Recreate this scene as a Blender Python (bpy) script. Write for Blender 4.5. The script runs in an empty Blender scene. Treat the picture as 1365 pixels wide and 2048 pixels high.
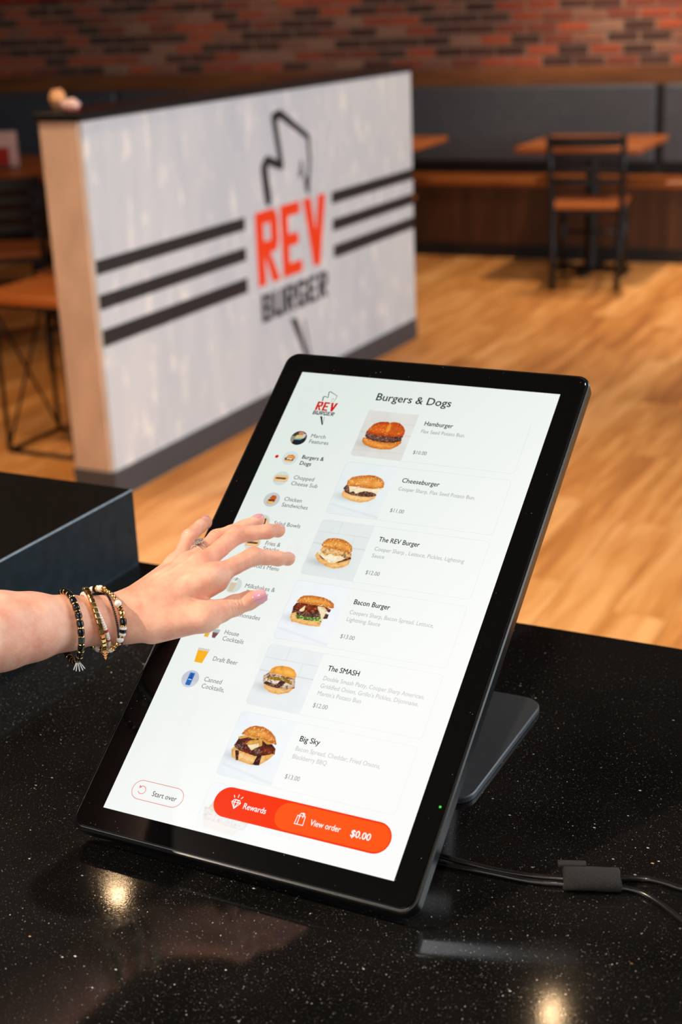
import bpy, bmesh, math, random
import numpy as np
from mathutils import Vector, Matrix, Euler
random.seed(7); RNG = np.random.default_rng(7)
sc = bpy.context.scene
LINK = sc.collection.objects.link
PI = math.pi

# ---------------------------------------------------------------- camera, world, lights, exposure
R_CAM = ((0.893754, 0.446845, -0.039147), (0.119103, -0.320548, -0.939714), (-0.432455, 0.835212, -0.339712))
CAM_POS = Vector((0.666038, -0.830142, 1.6))
cd = bpy.data.cameras.new('camera'); cam = bpy.data.objects.new('camera', cd); LINK(cam); sc.camera = cam
cd.sensor_fit = 'VERTICAL'; cd.sensor_height = 36.0; cd.lens = 2849.81 * 36.0 / 2048.0
cd.clip_start = 0.05; cd.clip_end = 60
rx, dn, fw = [Vector(r) for r in R_CAM]
m = Matrix.Identity(4)
for i in range(3):
    m[i][0] = rx[i]; m[i][1] = -dn[i]; m[i][2] = -fw[i]; m[i][3] = CAM_POS[i]
cam.matrix_world = m
cd.dof.use_dof = True; cd.dof.focus_distance = 1.22; cd.dof.aperture_fstop = 5.6

vs = sc.view_settings
vs.view_transform = 'Standard'; vs.look = 'None'; vs.gamma = 1.0; vs.exposure = 0.0; vs.use_curve_mapping = False
w = bpy.data.worlds.new('daylight'); sc.world = w; w.use_nodes = True
bg = w.node_tree.nodes['Background']; bg.inputs[0].default_value = (0.75, 0.87, 1.0, 1); bg.inputs[1].default_value = 0.9

def area_light(name, loc, target, sx, sy, power, col):
    L = bpy.data.lights.new(name, 'AREA'); L.shape = 'RECTANGLE'; L.size = sx; L.size_y = sy; L.energy = power; L.color = col
    o = bpy.data.objects.new(name, L); LINK(o); o.location = loc
    o.rotation_euler = (Vector(target) - Vector(loc)).to_track_quat('-Z', 'Y').to_euler()
    return o
# daylight standing in the right shop window, and added fill from the front
area_light('window_daylight_right', (4.35, 3.4, 1.75), (-2, 4.0, 1.0), 4.6, 2.0, 250, (0.80, 0.92, 1.0))
area_light('front_fill', (-0.6, -2.85, 1.95), (-0.4, 0.6, 0.9), 4.4, 1.7, 42, (1.0, 0.95, 0.90))  # added fill brightening hand and counter from behind the camera

# ---------------------------------------------------------------- helpers
class B:
    """collects shapes, then links them as ONE mesh object"""
    def __init__(s): s.v = []; s.f = []
    def raw(s, v, f):
        n = len(s.v); s.v += [tuple(p) for p in v]; s.f += [tuple(i + n for i in q) for q in f]; return s
    def box(s, lo, hi, bev=0.0, M=None, seg=1):
        bm = bmesh.new(); bmesh.ops.create_cube(bm, size=1)
        c = [(a + b) / 2 for a, b in zip(lo, hi)]; d = [b - a for a, b in zip(lo, hi)]
        for q in bm.verts: q.co = Vector((q.co.x * d[0] + c[0], q.co.y * d[1] + c[1], q.co.z * d[2] + c[2]))
        if bev: bmesh.ops.bevel(bm, geom=list(bm.edges), offset=bev, segments=seg, affect='EDGES', profile=0.5)
        bm.verts.index_update()
        s.raw([(M @ q.co if M else q.co.copy()) for q in bm.verts], [[q.index for q in f.verts] for f in bm.faces]); bm.free(); return s
    def tube(s, path, r, seg=10, closed=False, flat=None):
        P = [Vector(p) for p in path]; n = len(P); rr = r if isinstance(r, (list, tuple)) else [r] * n
        up = None; rings = []
        for i in range(n):
            if closed: t = (P[(i + 1) % n] - P[i - 1]).normalized()
            else: t = (P[min(i + 1, n - 1)] - P[max(i - 1, 0)]).normalized()
            if up is None:
                up = t.orthogonal().normalized() if flat is None else (Vector(flat) - t * t.dot(Vector(flat))).normalized()
            up = (up - t * up.dot(t)).normalized(); sd = t.cross(up)
            rings.append([P[i] + (up * math.cos(2 * PI * k / seg) + sd * math.sin(2 * PI * k / seg)) * rr[i] for k in range(seg)])
        v = [q for g in rings for q in g]; f = []
        for i in range(n if closed else n - 1):
            a = i * seg; b = ((i + 1) % n) * seg
            for k in range(seg): f.append((a + k, a + (k + 1) % seg, b + (k + 1) % seg, b + k))
        if not closed: f.append(tuple(range(seg))[::-1]); f.append(tuple((n - 1) * seg + k for k in range(seg)))
        return s.raw(v, f)
    def cyl(s, a, b, r, r2=None, seg=16): return s.tube([a, b], [r, r if r2 is None else r2], seg)
    def lathe(s, prof, seg=20, M=None, caps=True):
        v = []; f = []
        for r, z in prof:
            for k in range(seg):
                q = Vector((r * math.cos(2 * PI * k / seg), r * math.sin(2 * PI * k / seg), z)); v.append(M @ q if M else q)
        for i in range(len(prof) - 1):
            for k in range(seg): f.append((i * seg + k, i * seg + (k + 1) % seg, (i + 1) * seg + (k + 1) % seg, (i + 1) * seg + k))
        if caps: f.append(tuple(range(seg))[::-1]); f.append(tuple((len(prof) - 1) * seg + k for k in range(seg)))
        return s.raw(v, f)
    def sphere(s, c, r, seg=12, M=None):
        return s.lathe([(r * math.sin(PI * max(i, .02) / seg * 1.0), -r * math.cos(PI * i / seg)) for i in range(seg)] + [(r * .01, r)], seg, (M or Matrix()) @ Matrix.Translation(c))
    def mesh(s, name, mat, smooth=False):
        me = bpy.data.meshes.new(name); me.from_pydata([tuple(q) for q in s.v], [], s.f)
        if mat: me.materials.append(mat)
        if smooth: me.polygons.foreach_set('use_smooth', [True] * len(me.polygons))
        me.update(); return me
    def build(s, name, mat, parent=None, smooth=False, loc=None):
        return link(name, s.mesh(name, mat, smooth), parent, loc)
def link(name, data, parent=None, loc=None):
    o = bpy.data.objects.new(name, data); LINK(o)
    if parent is not None: o.parent = parent
    if loc is not None: o.location = loc
    return o
def tag(o, label=None, cat=None, group=None, kind=None):
    if label: o['label'] = label
    if cat: o['category'] = cat
    if group: o['group'] = group
    if kind: o['kind'] = kind
    return o
def thing(name, label, cat, loc=(0, 0, 0), rz=0.0, group=None):
    o = bpy.data.objects.new(name, None); LINK(o); o.location = loc; o.rotation_euler = (0, 0, rz)
    return tag(o, label, cat, group)
def copy_tree(o, parent=None):
    c = o.copy(); LINK(c)
    if parent is not None: c.parent = parent
    for ch in list(o.children): copy_tree(ch, c)
    return c
def smoothed(o, ang=35):
    me = o.data
    me.polygons.foreach_set('use_smooth', [True] * len(me.polygons)); me.set_sharp_from_angle(angle=math.radians(ang)); return o

# ---------------------------------------------------------------- materials
def srgb(r, g, b):
    f = lambda c: (c / 255 / 12.92) if c / 255 <= .04045 else ((c / 255 + .055) / 1.055) ** 2.4
    return (f(r), f(g), f(b), 1)
class NT:
    def __init__(s, name):
        s.m = bpy.data.materials.new(name); s.m.use_nodes = True; s.t = s.m.node_tree; s.b = s.t.nodes['Principled BSDF']
    def n(s, typ, **k):
        q = s.t.nodes.new(typ)
        for a, b in k.items():
            if a.startswith('i_'):
                key = a[2:]; q.inputs[int(key) if key.isdigit() else key.replace('_', ' ')].default_value = b
            else: setattr(q, a, b)
        return q
    def l(s, a, b): s.t.links.new(a, b)
    def set(s, **k):
        for a, b in k.items(): s.b.inputs[a.replace('_', ' ')].default_value = b
        return s
    def coords(s, kind='Object', scale=(1, 1, 1), rnd=False):
        tc = s.n('ShaderNodeTexCoord'); mp = s.n('ShaderNodeMapping'); mp.inputs['Scale'].default_value = scale
        s.l(tc.outputs[kind], mp.inputs['Vector'])
        if rnd:
            oi = s.n('ShaderNodeObjectInfo'); vm = s.n('ShaderNodeVectorMath', operation='SCALE'); vm.inputs[0].default_value = (37.1, 91.7, 53.3)
            s.l(oi.outputs['Random'], vm.inputs['Scale']); s.l(vm.outputs[0], mp.inputs['Location'])
        return mp.outputs[0]
    def noise(s, vec, scale, detail=4, rough=.55, dist=0):
        q = s.n('ShaderNodeTexNoise'); q.inputs['Scale'].default_value = scale; q.inputs['Detail'].default_value = detail
        q.inputs['Roughness'].default_value = rough; q.inputs['Distortion'].default_value = dist
        if vec is not None: s.l(vec, q.inputs['Vector'])
        return q.outputs[0]
    def ramp(s, fac, stops, interp='LINEAR'):
        q = s.n('ShaderNodeValToRGB'); q.color_ramp.interpolation = interp; e = q.color_ramp.elements
        while len(e) > 1: e.remove(e[-1])
        e[0].position = stops[0][0]; e[0].color = stops[0][1]
        for p_, c_ in stops[1:]:
            x = e.new(p_); x.color = c_
        s.l(fac, q.inputs[0]); return q.outputs[0]
    def mix(s, fac, a, b, mode='MIX'):
        q = s.n('ShaderNodeMix', data_type='RGBA', blend_type=mode)
        for v_, i_ in ((fac, 0), (a, 6), (b, 7)):
            if hasattr(v_, 'is_linked'): s.l(v_, q.inputs[i_])
            else: q.inputs[i_].default_value = v_
        return q.outputs[2]
    def math(s, op, a, b=None, clamp=False):
        q = s.n('ShaderNodeMath', operation=op, use_clamp=clamp)
        for v_, i_ in ((a, 0), (b, 1)):
            if v_ is None: continue
            if hasattr(v_, 'is_linked'): s.l(v_, q.inputs[i_])
            else: q.inputs[i_].default_value = v_
        return q.outputs[0]
    def col(s, c): s.l(c, s.b.inputs['Base Color']); return s
    def bump(s, h, strength=.3, dist=.001):
        q = s.n('ShaderNodeBump'); q.inputs['Strength'].default_value = strength; q.inputs['Distance'].default_value = dist
        s.l(h, q.inputs['Height']); s.l(q.outputs[0], s.b.inputs['Normal']); return s
def simple(name, c, rough=.5, metal=0, var=.15, scale=30, spec=.5, bump=0, rnd=False):
    """plain colour with a procedural mottling"""
    t = NT(name).set(Roughness=rough, Metallic=metal); t.b.inputs['Specular IOR Level'].default_value = spec
    v = t.coords(rnd=rnd); n = t.noise(v, scale)
    lo = tuple(x * (1 - var) for x in c[:3]) + (1,); hi = tuple(min(1, x * (1 + var)) for x in c[:3]) + (1,)
    t.col(t.ramp(n, [(.3, lo), (.7, hi)]))
    if bump: t.bump(n, bump, .001)
    return t.m
def wood(name, dark, mid, light, rough=.4, along='y', scale=1.0, objvar=True, spec=.5):
    t = NT(name).set(Roughness=rough); t.b.inputs['Specular IOR Level'].default_value = spec
    sx = {'x': (1.2, 14, 14), 'y': (14, 1.2, 14), 'z': (14, 14, 1.2)}[along]
    v = t.coords(scale=tuple(a * scale for a in sx), rnd=True)
    n1 = t.noise(v, 1.0, 5, .6, .6); n2 = t.noise(v, 4.0, 3, .5, .2)
    f = t.math('ADD', t.math('MULTIPLY', n1, .75), t.math('MULTIPLY', n2, .25))
    if objvar:
        oi = t.n('ShaderNodeObjectInfo'); gi = t.n('ShaderNodeNewGeometry'); rr = t.math('FRACT', t.math('ADD', oi.outputs['Random'], gi.outputs['Random Per Island']))
        f = t.math('ADD', f, t.math('MULTIPLY', t.math('SUBTRACT', rr, .5), .17))
    c = t.ramp(f, [(.3, dark), (.5, mid), (.68, light)]); t.col(c); t.bump(n2, .15, .001)
    return t.m

M = {}
M['floor_wood'] = wood('floor_oak', srgb(160, 96, 46), srgb(208, 140, 74), srgb(236, 176, 112), .40, 'y', objvar=True, spec=.35)
M['joint'] = simple('floor_joint', srgb(60, 34, 18), .8)
M['table_wood'] = wood('table_wood', srgb(122, 64, 24), srgb(168, 92, 38), srgb(192, 112, 55), .35, 'x')
M['bench_wood'] = wood('bench_wood', srgb(120, 62, 22), srgb(160, 88, 34), srgb(185, 110, 48), .4, 'x')
M['dark_wood'] = wood('bench_base_wood', srgb(52, 28, 14), srgb(78, 44, 22), srgb(100, 58, 30), .5, 'z')
M['ledge_wood'] = wood('ledge_wood', srgb(95, 55, 28), srgb(128, 76, 42), srgb(150, 92, 54), .5, 'x')
M['black_metal'] = simple('black_metal', (.005, .0052, .006, 1), .38, 0, .2, 40, spec=.35)
M['kick'] = simple('black_kick_board', (.008, .008, .008, 1), .6)
M['vinyl'] = simple('charcoal_vinyl', (.068, .073, .086, 1), .5, 0, .12, 25, bump=.05)
M['ceiling'] = simple('black_ceiling_paint', (.012, .011, .010, 1), .9, 0, .3, 3)
M['wall_paint'] = simple('brown_wall_paint', (.05, .035, .025, 1), .8, 0, .2, 4)
M['mortar'] = simple('mortar', srgb(158, 124, 104), .95, 0, .25, 60, bump=.3)
M['red_sign'] = simple('red_sign', srgb(170, 22, 12), .5, 0, .1)

t = NT('brick'); t.set(Roughness=.9)
oi = t.n('ShaderNodeObjectInfo'); gi = t.n('ShaderNodeNewGeometry')
c = t.ramp(t.math('FRACT', t.math('ADD', oi.outputs['Random'], gi.outputs['Random Per Island'])), [(0, srgb(56, 32, 28)), (.18, srgb(80, 42, 34)), (.32, srgb(168, 70, 40)), (.5, srgb(186, 80, 44)), (.64, srgb(136, 60, 40)), (.76, srgb(150, 96, 74)), (.86, srgb(70, 46, 40)), (.93, srgb(165, 120, 98))], 'CONSTANT')
n = t.noise(t.coords(scale=(1, 1, 1), rnd=True), 22, 5); c = t.mix(t.math('MULTIPLY', n, .45), c, srgb(120, 84, 68)); t.col(c); t.bump(n, .5, .004); M['brick'] = t.m

# black quartz: dark base with pale chips of several sizes
def quartz(name, dust=1.0):
    t = NT(name).set(Roughness=.13); t.b.inputs['Specular IOR Level'].default_value = .5
    v = t.coords()
    warp = t.noise(v, 5, 3); base = t.ramp(warp, [(.35, (.0035, .0033, .0032, 1)), (.7, (.010, .009, .0085, 1))])
    out = base; dn_ = t.math('SUBTRACT', t.noise(v, 3.2, 3), .5)
    for sc_, thr, pick, colr, stretch in ((1500, .30, .88, (.17, .155, .14, 1), (1, 1, 1)), (620, .24, .93, (.42, .39, .35, 1), (1, 1.4, 1)), (300, .22, .96, (.85, .78, .70, 1), (1.5, 1, 1)), (110, .17, .93, (.75, .73, .70, 1), (1, 1.7, 1)), (75, .14, .965, (.55, .33, .18, 1), (1, 1.5, 1))):
        mp = t.n('ShaderNodeMapping'); mp.inputs['Scale'].default_value = stretch; mp.inputs['Rotation'].default_value = (.0, .0, sc_ * .37); t.l(v, mp.inputs['Vector'])
        vo = t.n('ShaderNodeTexVoronoi'); vo.inputs['Scale'].default_value = sc_; vo.distance = 'MANHATTAN' if sc_ < 400 else 'EUCLIDEAN'; t.l(mp.outputs[0], vo.inputs['Vector'])
        sep = t.n('ShaderNodeSeparateColor'); t.l(vo.outputs['Color'], sep.inputs[0])
        a = t.math('LESS_THAN', vo.outputs['Distance'], thr); b = t.math('GREATER_THAN', t.math('ADD', sep.outputs[0], t.math('MULTIPLY', dn_, .30)), pick)
        k = t.math('MULTIPLY', t.math('MULTIPLY', a, b), sep.outputs[1])
        out = t.mix(k, out, colr)
    t.col(out)
    r = t.ramp(t.noise(v, 9, 4), [(.3, (.04, .04, .04, 1)), (.75, (.11, .11, .11, 1))]); t.l(r, t.b.inputs['Roughness'])
    t.bump(t.noise(v, 700, 2), .03, .0004)
    return t.m
M['quartz'] = quartz('black_quartz')
M['riser'] = simple('black_laminate', (.011, .017, .021, 1), .5, 0, .25, 60, spec=.08)
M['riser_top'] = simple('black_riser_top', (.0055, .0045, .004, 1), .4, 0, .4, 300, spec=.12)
M['riser_edge'] = simple('painted_edge_highlight', (.20, .25, .30, 1), .35, 0, .2, 200)  # pale bluish edge highlight painted onto the bevel
M['counter_base'] = simple('counter_base_panel', (.03, .027, .025, 1), .6)

# partition
t = NT('silver_white_panel').set(Roughness=.5); v = t.coords(scale=(1, 1, .25)); n1 = t.noise(v, 7, 5, .6); n2 = t.noise(t.coords(scale=(1, 1, .45)), 16, 3, .5)
c = t.ramp(n1, [(.3, srgb(192, 199, 206)), (.62, srgb(208, 211, 215))]); k = t.ramp(n2, [(.56, (0, 0, 0, 1)), (.68, (.9, .9, .9, 1))]); c = t.mix(k, c, srgb(232, 230, 226)); t.col(c); t.b.inputs['Specular IOR Level'].default_value = .3; M['panel'] = t.m
t = NT('pale_plaster_end').set(Roughness=.75); n = t.noise(t.coords(scale=(1, 1, .5)), 9, 4); t.col(t.ramp(n, [(.3, srgb(186, 156, 134)), (.7, srgb(214, 182, 156))])); M['end_board'] = t.m
M['cap'] = simple('black_gloss_cap', (.010, .010, .010, 1), .22)
M['base_grey'] = simple('charcoal_baseboard', srgb(66, 67, 71), .55, 0, .08)
M['paint_black'] = simple('black_sign_paint', srgb(29, 31, 35), .55, 0, .08)
M['paint_red'] = simple('orange_red_sign_paint', srgb(245, 62, 14), .5, 0, .04)

# kiosk
t = NT('black_glass_bezel').set(Roughness=.07); v = t.coords(); vo = t.n('ShaderNodeTexVoronoi'); vo.inputs['Scale'].default_value = 420; t.l(v, vo.inputs['Vector'])
sep = t.n('ShaderNodeSeparateColor'); t.l(vo.outputs['Color'], sep.inputs[0]); k = t.math('MULTIPLY', t.math('LESS_THAN', vo.outputs['Distance'], .13), t.math('GREATER_THAN', t.math('ADD', sep.outputs[0], t.math('MULTIPLY', t.noise(v, 14, 2), .12)), 1.02))
t.col(t.mix(k, (.0032, .0032, .0035, 1), (.22, .20, .18, 1))); M['bezel'] = t.m   # glass with settled dust
M['housing'] = simple('black_kiosk_plastic', (.003, .0033, .0036, 1), .3, 0, .2, 200)
M['housing_edge'] = simple('bright_bevel', (.07, .066, .062, 1), .22, .8, .2, 90)
M['stand'] = simple('dark_anodised_metal', (.06, .065, .072, 1), .4, .25, .18, 500)
t = NT('green_power_light'); t.set(Emission_Color=(.01, .8, .03, 1), Emission_Strength=.8, Base_Color=(0, .02, 0, 1)); M['led'] = t.m
M['cable'] = simple('black_cable_sheath', (.010, .009, .0085, 1), .22)
M['strap'] = simple('black_hook_fabric', (.012, .010, .009, 1), .95, 0, .6, 700, bump=.8)

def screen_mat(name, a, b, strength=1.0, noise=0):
    """backlit LCD pixels; colour a at the top left of the panel, b at the lower right (oblique-view wash-out painted in)"""
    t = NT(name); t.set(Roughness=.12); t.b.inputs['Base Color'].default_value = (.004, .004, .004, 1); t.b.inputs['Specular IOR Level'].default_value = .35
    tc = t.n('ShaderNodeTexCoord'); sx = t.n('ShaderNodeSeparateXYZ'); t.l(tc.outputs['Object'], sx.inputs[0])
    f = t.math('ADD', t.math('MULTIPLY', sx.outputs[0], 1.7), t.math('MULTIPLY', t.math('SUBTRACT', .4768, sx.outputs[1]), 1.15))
    c = t.ramp(f, [(0.08, a), (.75, b)])  # viewing-angle wash-out put into the colour, paler towards the lower right
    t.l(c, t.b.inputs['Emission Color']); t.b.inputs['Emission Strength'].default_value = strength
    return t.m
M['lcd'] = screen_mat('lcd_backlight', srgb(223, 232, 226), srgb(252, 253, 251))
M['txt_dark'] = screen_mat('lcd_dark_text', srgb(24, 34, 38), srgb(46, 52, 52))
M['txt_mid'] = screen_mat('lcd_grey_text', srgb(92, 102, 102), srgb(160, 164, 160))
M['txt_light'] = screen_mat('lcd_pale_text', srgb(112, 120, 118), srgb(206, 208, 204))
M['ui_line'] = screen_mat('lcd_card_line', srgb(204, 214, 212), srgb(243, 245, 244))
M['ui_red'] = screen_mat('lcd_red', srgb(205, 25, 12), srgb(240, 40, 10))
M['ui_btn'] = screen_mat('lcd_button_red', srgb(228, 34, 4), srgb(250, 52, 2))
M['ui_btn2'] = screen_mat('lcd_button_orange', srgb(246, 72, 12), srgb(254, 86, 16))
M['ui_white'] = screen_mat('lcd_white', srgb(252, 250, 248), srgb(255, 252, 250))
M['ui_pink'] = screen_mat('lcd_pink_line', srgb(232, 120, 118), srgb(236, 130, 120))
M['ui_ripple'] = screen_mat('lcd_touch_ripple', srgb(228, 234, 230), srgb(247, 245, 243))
t = NT('lcd_picture'); t.set(Roughness=.12); t.b.inputs['Base Color'].default_value = (.004, .004, .004, 1); t.b.inputs['Specular IOR Level'].default_value = .35
at = t.n('ShaderNodeAttribute', attribute_name='Col'); t.l(at.outputs['Color'], t.b.inputs['Emission Color']); t.b.inputs['Emission Strength'].default_value = 1.0; M['picture'] = t.m

# skin: mottled, fine lines, subsurface
t = NT('skin').set(Roughness=.48); t.b.inputs['Specular IOR Level'].default_value = .42
v = t.coords(); n1 = t.noise(v, 45, 4, .6); n2 = t.noise(v, 260, 3, .6)
c = t.ramp(n1, [(.3, srgb(222, 150, 124)), (.5, srgb(234, 175, 149)), (.72, srgb(246, 198, 172))])
c = t.mix(t.math('MULTIPLY', n2, .25), c, srgb(206, 132, 112)); t.col(c)
t.b.inputs['Subsurface Weight'].default_value = .08; t.b.inputs['Subsurface Radius'].default_value = (1.0, .35, .2); t.b.inputs['Subsurface Scale'].default_value = .0025
tc = t.coords(scale=(1, 2.2, 1)); vo = t.n('ShaderNodeTexVoronoi', feature='DISTANCE_TO_EDGE'); vo.inputs['Scale'].default_value = 620; t.l(tc, vo.inputs['Vector'])
h = t.math('ADD', t.math('MULTIPLY', t.math('MINIMUM', vo.outputs['Distance'], .25), 1.2), t.math('MULTIPLY', n2, .6)); t.bump(h, .38, .0008); M['skin'] = t.m
t = NT('nail_polish').set(Roughness=.18); n = t.noise(t.coords(), 60, 2); t.col(t.ramp(n, [(.3, srgb(212, 150, 166)), (.7, srgb(222, 164, 178))])); t.b.inputs['Coat Weight'].default_value = .4; M['nail'] = t.m
M['gold'] = simple('polished_gold', (.83, .58, .24, 1), .2, 1, .12, 400)
M['onyx'] = simple('black_bead', (.006, .006, .007, 1), .16, 0, .2, 300)
M['pearl'] = simple('pearl', (.80, .74, .70, 1), .22, 0, .06, 200)
M['white_bead'] = simple('white_bead', (.82, .78, .76, 1), .35, 0, .05, 200)
M['red_bead'] = simple('red_bead', (.45, .035, .015, 1), .3, 0, .1, 200)
M['teal_bead'] = simple('dark_green_bead', (.03, .05, .045, 1), .25, 0, .2, 200)
M['thread'] = simple('clear_thread', (.7, .7, .7, 1), .3)
M['ring_metal'] = simple('white_gold', (.72, .66, .60, 1), .2, 1, .12, 800)
t = NT('diamond').set(Roughness=.05); n = t.noise(t.coords(), 900, 2); t.col(t.ramp(n, [(.3, (.30, .27, .24, 1)), (.7, (.95, .92, .90, 1))])); t.b.inputs['Coat Weight'].default_value = 1; t.b.inputs['Metallic'].default_value = .6; M['diamond'] = t.m
M['paper_tan'] = simple('tan_paper', srgb(206, 150, 104), .8, 0, .15, 40)
M['paper_white'] = simple('white_pink_paper', srgb(216, 180, 176), .8, 0, .12, 40)
M['paper_red'] = simple('red_print', srgb(168, 26, 18), .6, 0, .08, 40)

# ---------------------------------------------------------------- room
# floor of separate oak planks
fl = B().box((-9, -3.2, -.14), (4.6, 8.9, -.012)).build('floor', M['joint']); tag(fl, kind='structure')
PW, PL = .165, 1.22
pm = B().box((0, 0, -.012), (PW - .0022, PL - .002, 0), .0012).mesh('plank', M['floor_wood'])
far = B()
cols = list(range(-58, 27))
for ci in cols:
    x = ci * PW; off = (ci * 0.437 % 1) * PL
    y = -3.6 + off
    while y < 8.9:
        inview = (-3.9 < x < .6) and (2.1 - .05 < y + PL) and y < 7.7 and not (x < -3.1 and y < 3.4) and y + PL > 2.4 + max(0, -x - 1.2) * .12
        if inview: link('plank', pm, fl, (x, y, 0))
        else: far.box((x, max(y, -3.15), -.012), (x + PW - .0022, min(y + PL - .002, 8.85), 0))
        y += PL
o = far.build('floor_planks', M['floor_wood'], fl); o['kind'] = 'stuff'

WA = math.radians(2.5)
wb = thing('wall_back', None, None, (-2.2, 8.12, 0), WA); wb['kind'] = 'structure'
B().box((-7, 0.001, 0), (7.2, .25, 3.0)).build('mortar_bed', M['mortar'], wb)
BL, BH = .203, .0677
bms = [B().box((0, -.006 - d, 0), (BL - .015, .05, BH - .017), .003).mesh('brick', M['brick']) for d in (0, .002, .004)]
rest = B()
nb = 0
for r in range(27):
    z = 1.145 + r * BH
    for k in range(-34, 35):
        x = k * BL + (BL / 2 if r % 2 else 0) + random.uniform(-.003, .003)
        if r < 10 and -4.55 < x < .95 and nb < 285:
            o = link('brick', random.choice(bms), wb, (x, random.uniform(-.002, .002), z + random.uniform(-.0015, .0015))); nb += 1
            o.rotation_euler = (0, random.uniform(-.008, .008), 0)
        else: rest.box((x, -.006, z), (x + BL - .015, .05, z + BH - .017))
o = rest.build('bricks', M['brick'], wb); o['kind'] = 'stuff'
o = B().box((-6.9, -.05, 1.028), (7, .02, 1.138), .004).build('trim_1', M['ledge_wood']); o.location = (-2.2, 8.12, 0); o.rotation_euler = (0, 0, WA); o['kind'] = 'structure'
tag(B().box((-9, -3.2, 3.0), (4.6, 8.9, 3.15)).build('ceiling', M['ceiling']), kind='structure')
tag(B().box((-9.15, -3.2, 0), (-9, 8.9, 3.0)).build('wall_left', M['wall_paint']), kind='structure')
wr = B()
for lo, hi in (((4.5, -3.2, 0), (4.62, 8.9, .7)), ((4.5, -3.2, 2.8), (4.62, 8.9, 3.0)), ((4.5, -3.2, .7), (4.62, 1.0, 2.8)), ((4.5, 5.8, .7), (4.62, 8.9, 2.8))): wr.box(lo, hi)
tag(wr.build('wall_right', M['wall_paint']), kind='structure')
wf = B()
for lo, hi in (((-9, -3.1, 0), (4.5, -3.0, 1.0)), ((-9, -3.1, 2.85), (4.5, -3.0, 3.0)), ((-9, -3.1, 1.0), (-2.9, -3.0, 2.85)), ((1.7, -3.1, 1.0), (4.5, -3.0, 2.85))): wf.box(lo, hi)
tag(wf.build('wall_front', M['wall_paint']), kind='structure')
def window_frame(name, a, b, z0, z1, axis):
    f = B(); th = .05
    def bar(u0, u1, za, zb):
        if axis == 'y': f.box((4.52, u0, za), (4.58, u1, zb), .004)
        else: f.box((u0, -3.08, za), (u1, -3.02, zb), .004)
    bar(a, b, z0, z0 + th); bar(a, b, z1 - th, z1)
    for k in range(4):
        u = a + (b - a - th) * k / 3; bar(u, u + th, z0, z1)
    tag(f.build(name, M['black_metal']), kind='structure')
window_frame('window_1', 1.0, 5.8, .7, 2.8, 'y'); window_frame('window_2', -2.9, 1.7, 1.0, 2.85, 'x')

# red panels high on the brick at the left
for k, (x0, x1) in enumerate(((-4.65, -4.16), (-4.10, -3.72), (-3.66, -3.40))):
    o = B().box((x0, -.035, 1.664), (x1, -.008, 2.0), .004).build('wall_sign', M['red_sign']); o.location = (-2.2, 8.12, 0); o.rotation_euler = (0, 0, WA)
    tag(o, ('red panel on brick wall, leftmost in the top left corner', 'red panel on brick wall, middle one of the three', 'red panel on brick wall, rightmost and narrowest of the three')[k], 'sign', 'red panels on the brick wall')

# ceiling downlights and a linear fixture; some mirrored in the counter, some added fill
def downlight(x, y, label, power, col=(1.0, .70, .42), cone=95):
    t = thing('ceiling_downlight', label, 'ceiling light', (x, y, 3.0), 0, 'ceiling downlights')
    B().lathe([(.052, -.001), (.075, -.001), (.075, -.008), (.052, -.006), (.052, -.001)], 24, None, False).build('trim_ring', M['black_metal'], t)
    B().lathe([(.003, -.0015), (.020, -.0015), (.023, -.004), (.003, -.005)], 24).build('lamp', M['lamp'], t)
    L = bpy.data.lights.new('lamp_beam', 'SPOT'); L.energy = power; L.color = col; L.spot_size = math.radians(cone); L.spot_blend = .7; L.shadow_soft_size = .035
    o = link('lamp_beam', L, t, (0, 0, -.02))
t_ = NT('lamp_emitter'); t_.set(Emission_Color=(1, .66, .36, 1), Emission_Strength=150.0); M['lamp'] = t_.m
downlight(-1.856, 2.337, 'recessed warm downlight, left spot mirrored in the black counter', 110)
downlight(-.372, 2.341, 'recessed warm downlight, spot mirrored at the counter bottom edge', 110)
downlight(-3.34, 2.34, 'recessed warm downlight, leftmost of the row over the partition', 120)
t_ = NT('panel_light_emitter'); t_.set(Emission_Color=(.95, .97, 1, 1), Emission_Strength=38.0); M['panel_light'] = t_.m
t = thing('ceiling_panel_light', 'white rectangular ceiling panel light over the right of the counter', 'ceiling light', (2.0, 2.4, 3.0))
B().box((-.32, -.62, -.02), (.32, .62, 0), .004).build('frame', M['black_metal'], t)
B().box((-.29, -.59, -.024), (.29, .59, -.0195)).build('diffuser', M['panel_light'], t)
downlight(-4.6, 4.6, 'recessed warm downlight over the dining chairs at left', 40)
downlight(-1.3, 5.6, 'recessed warm downlight over the open floor by bench', 70)
downlight(-4.25, 7.35, 'recessed warm downlight washing the brick wall at left', 24)
downlight(-1.6, 7.25, 'added warm lamp washing the brick wall at right', 210, (1, .80, .58))  # unseen lamp added to brighten the right bricks
downlight(.2, 7.25, 'added warm lamp at the far right by the brick', 210, (1, .80, .58))  # second unseen lamp added for the right bricks
downlight(-1.5, -.95, 'added warm lamp in front of the counter at left', 370, (1, .84, .66), 150)  # unseen lamp added to light the hand from upper left
downlight(.75, -.9, 'added warm lamp in front of the counter at right', 80, (1, .84, .66), 130)  # unseen lamp added to brighten the hand from the right

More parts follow.
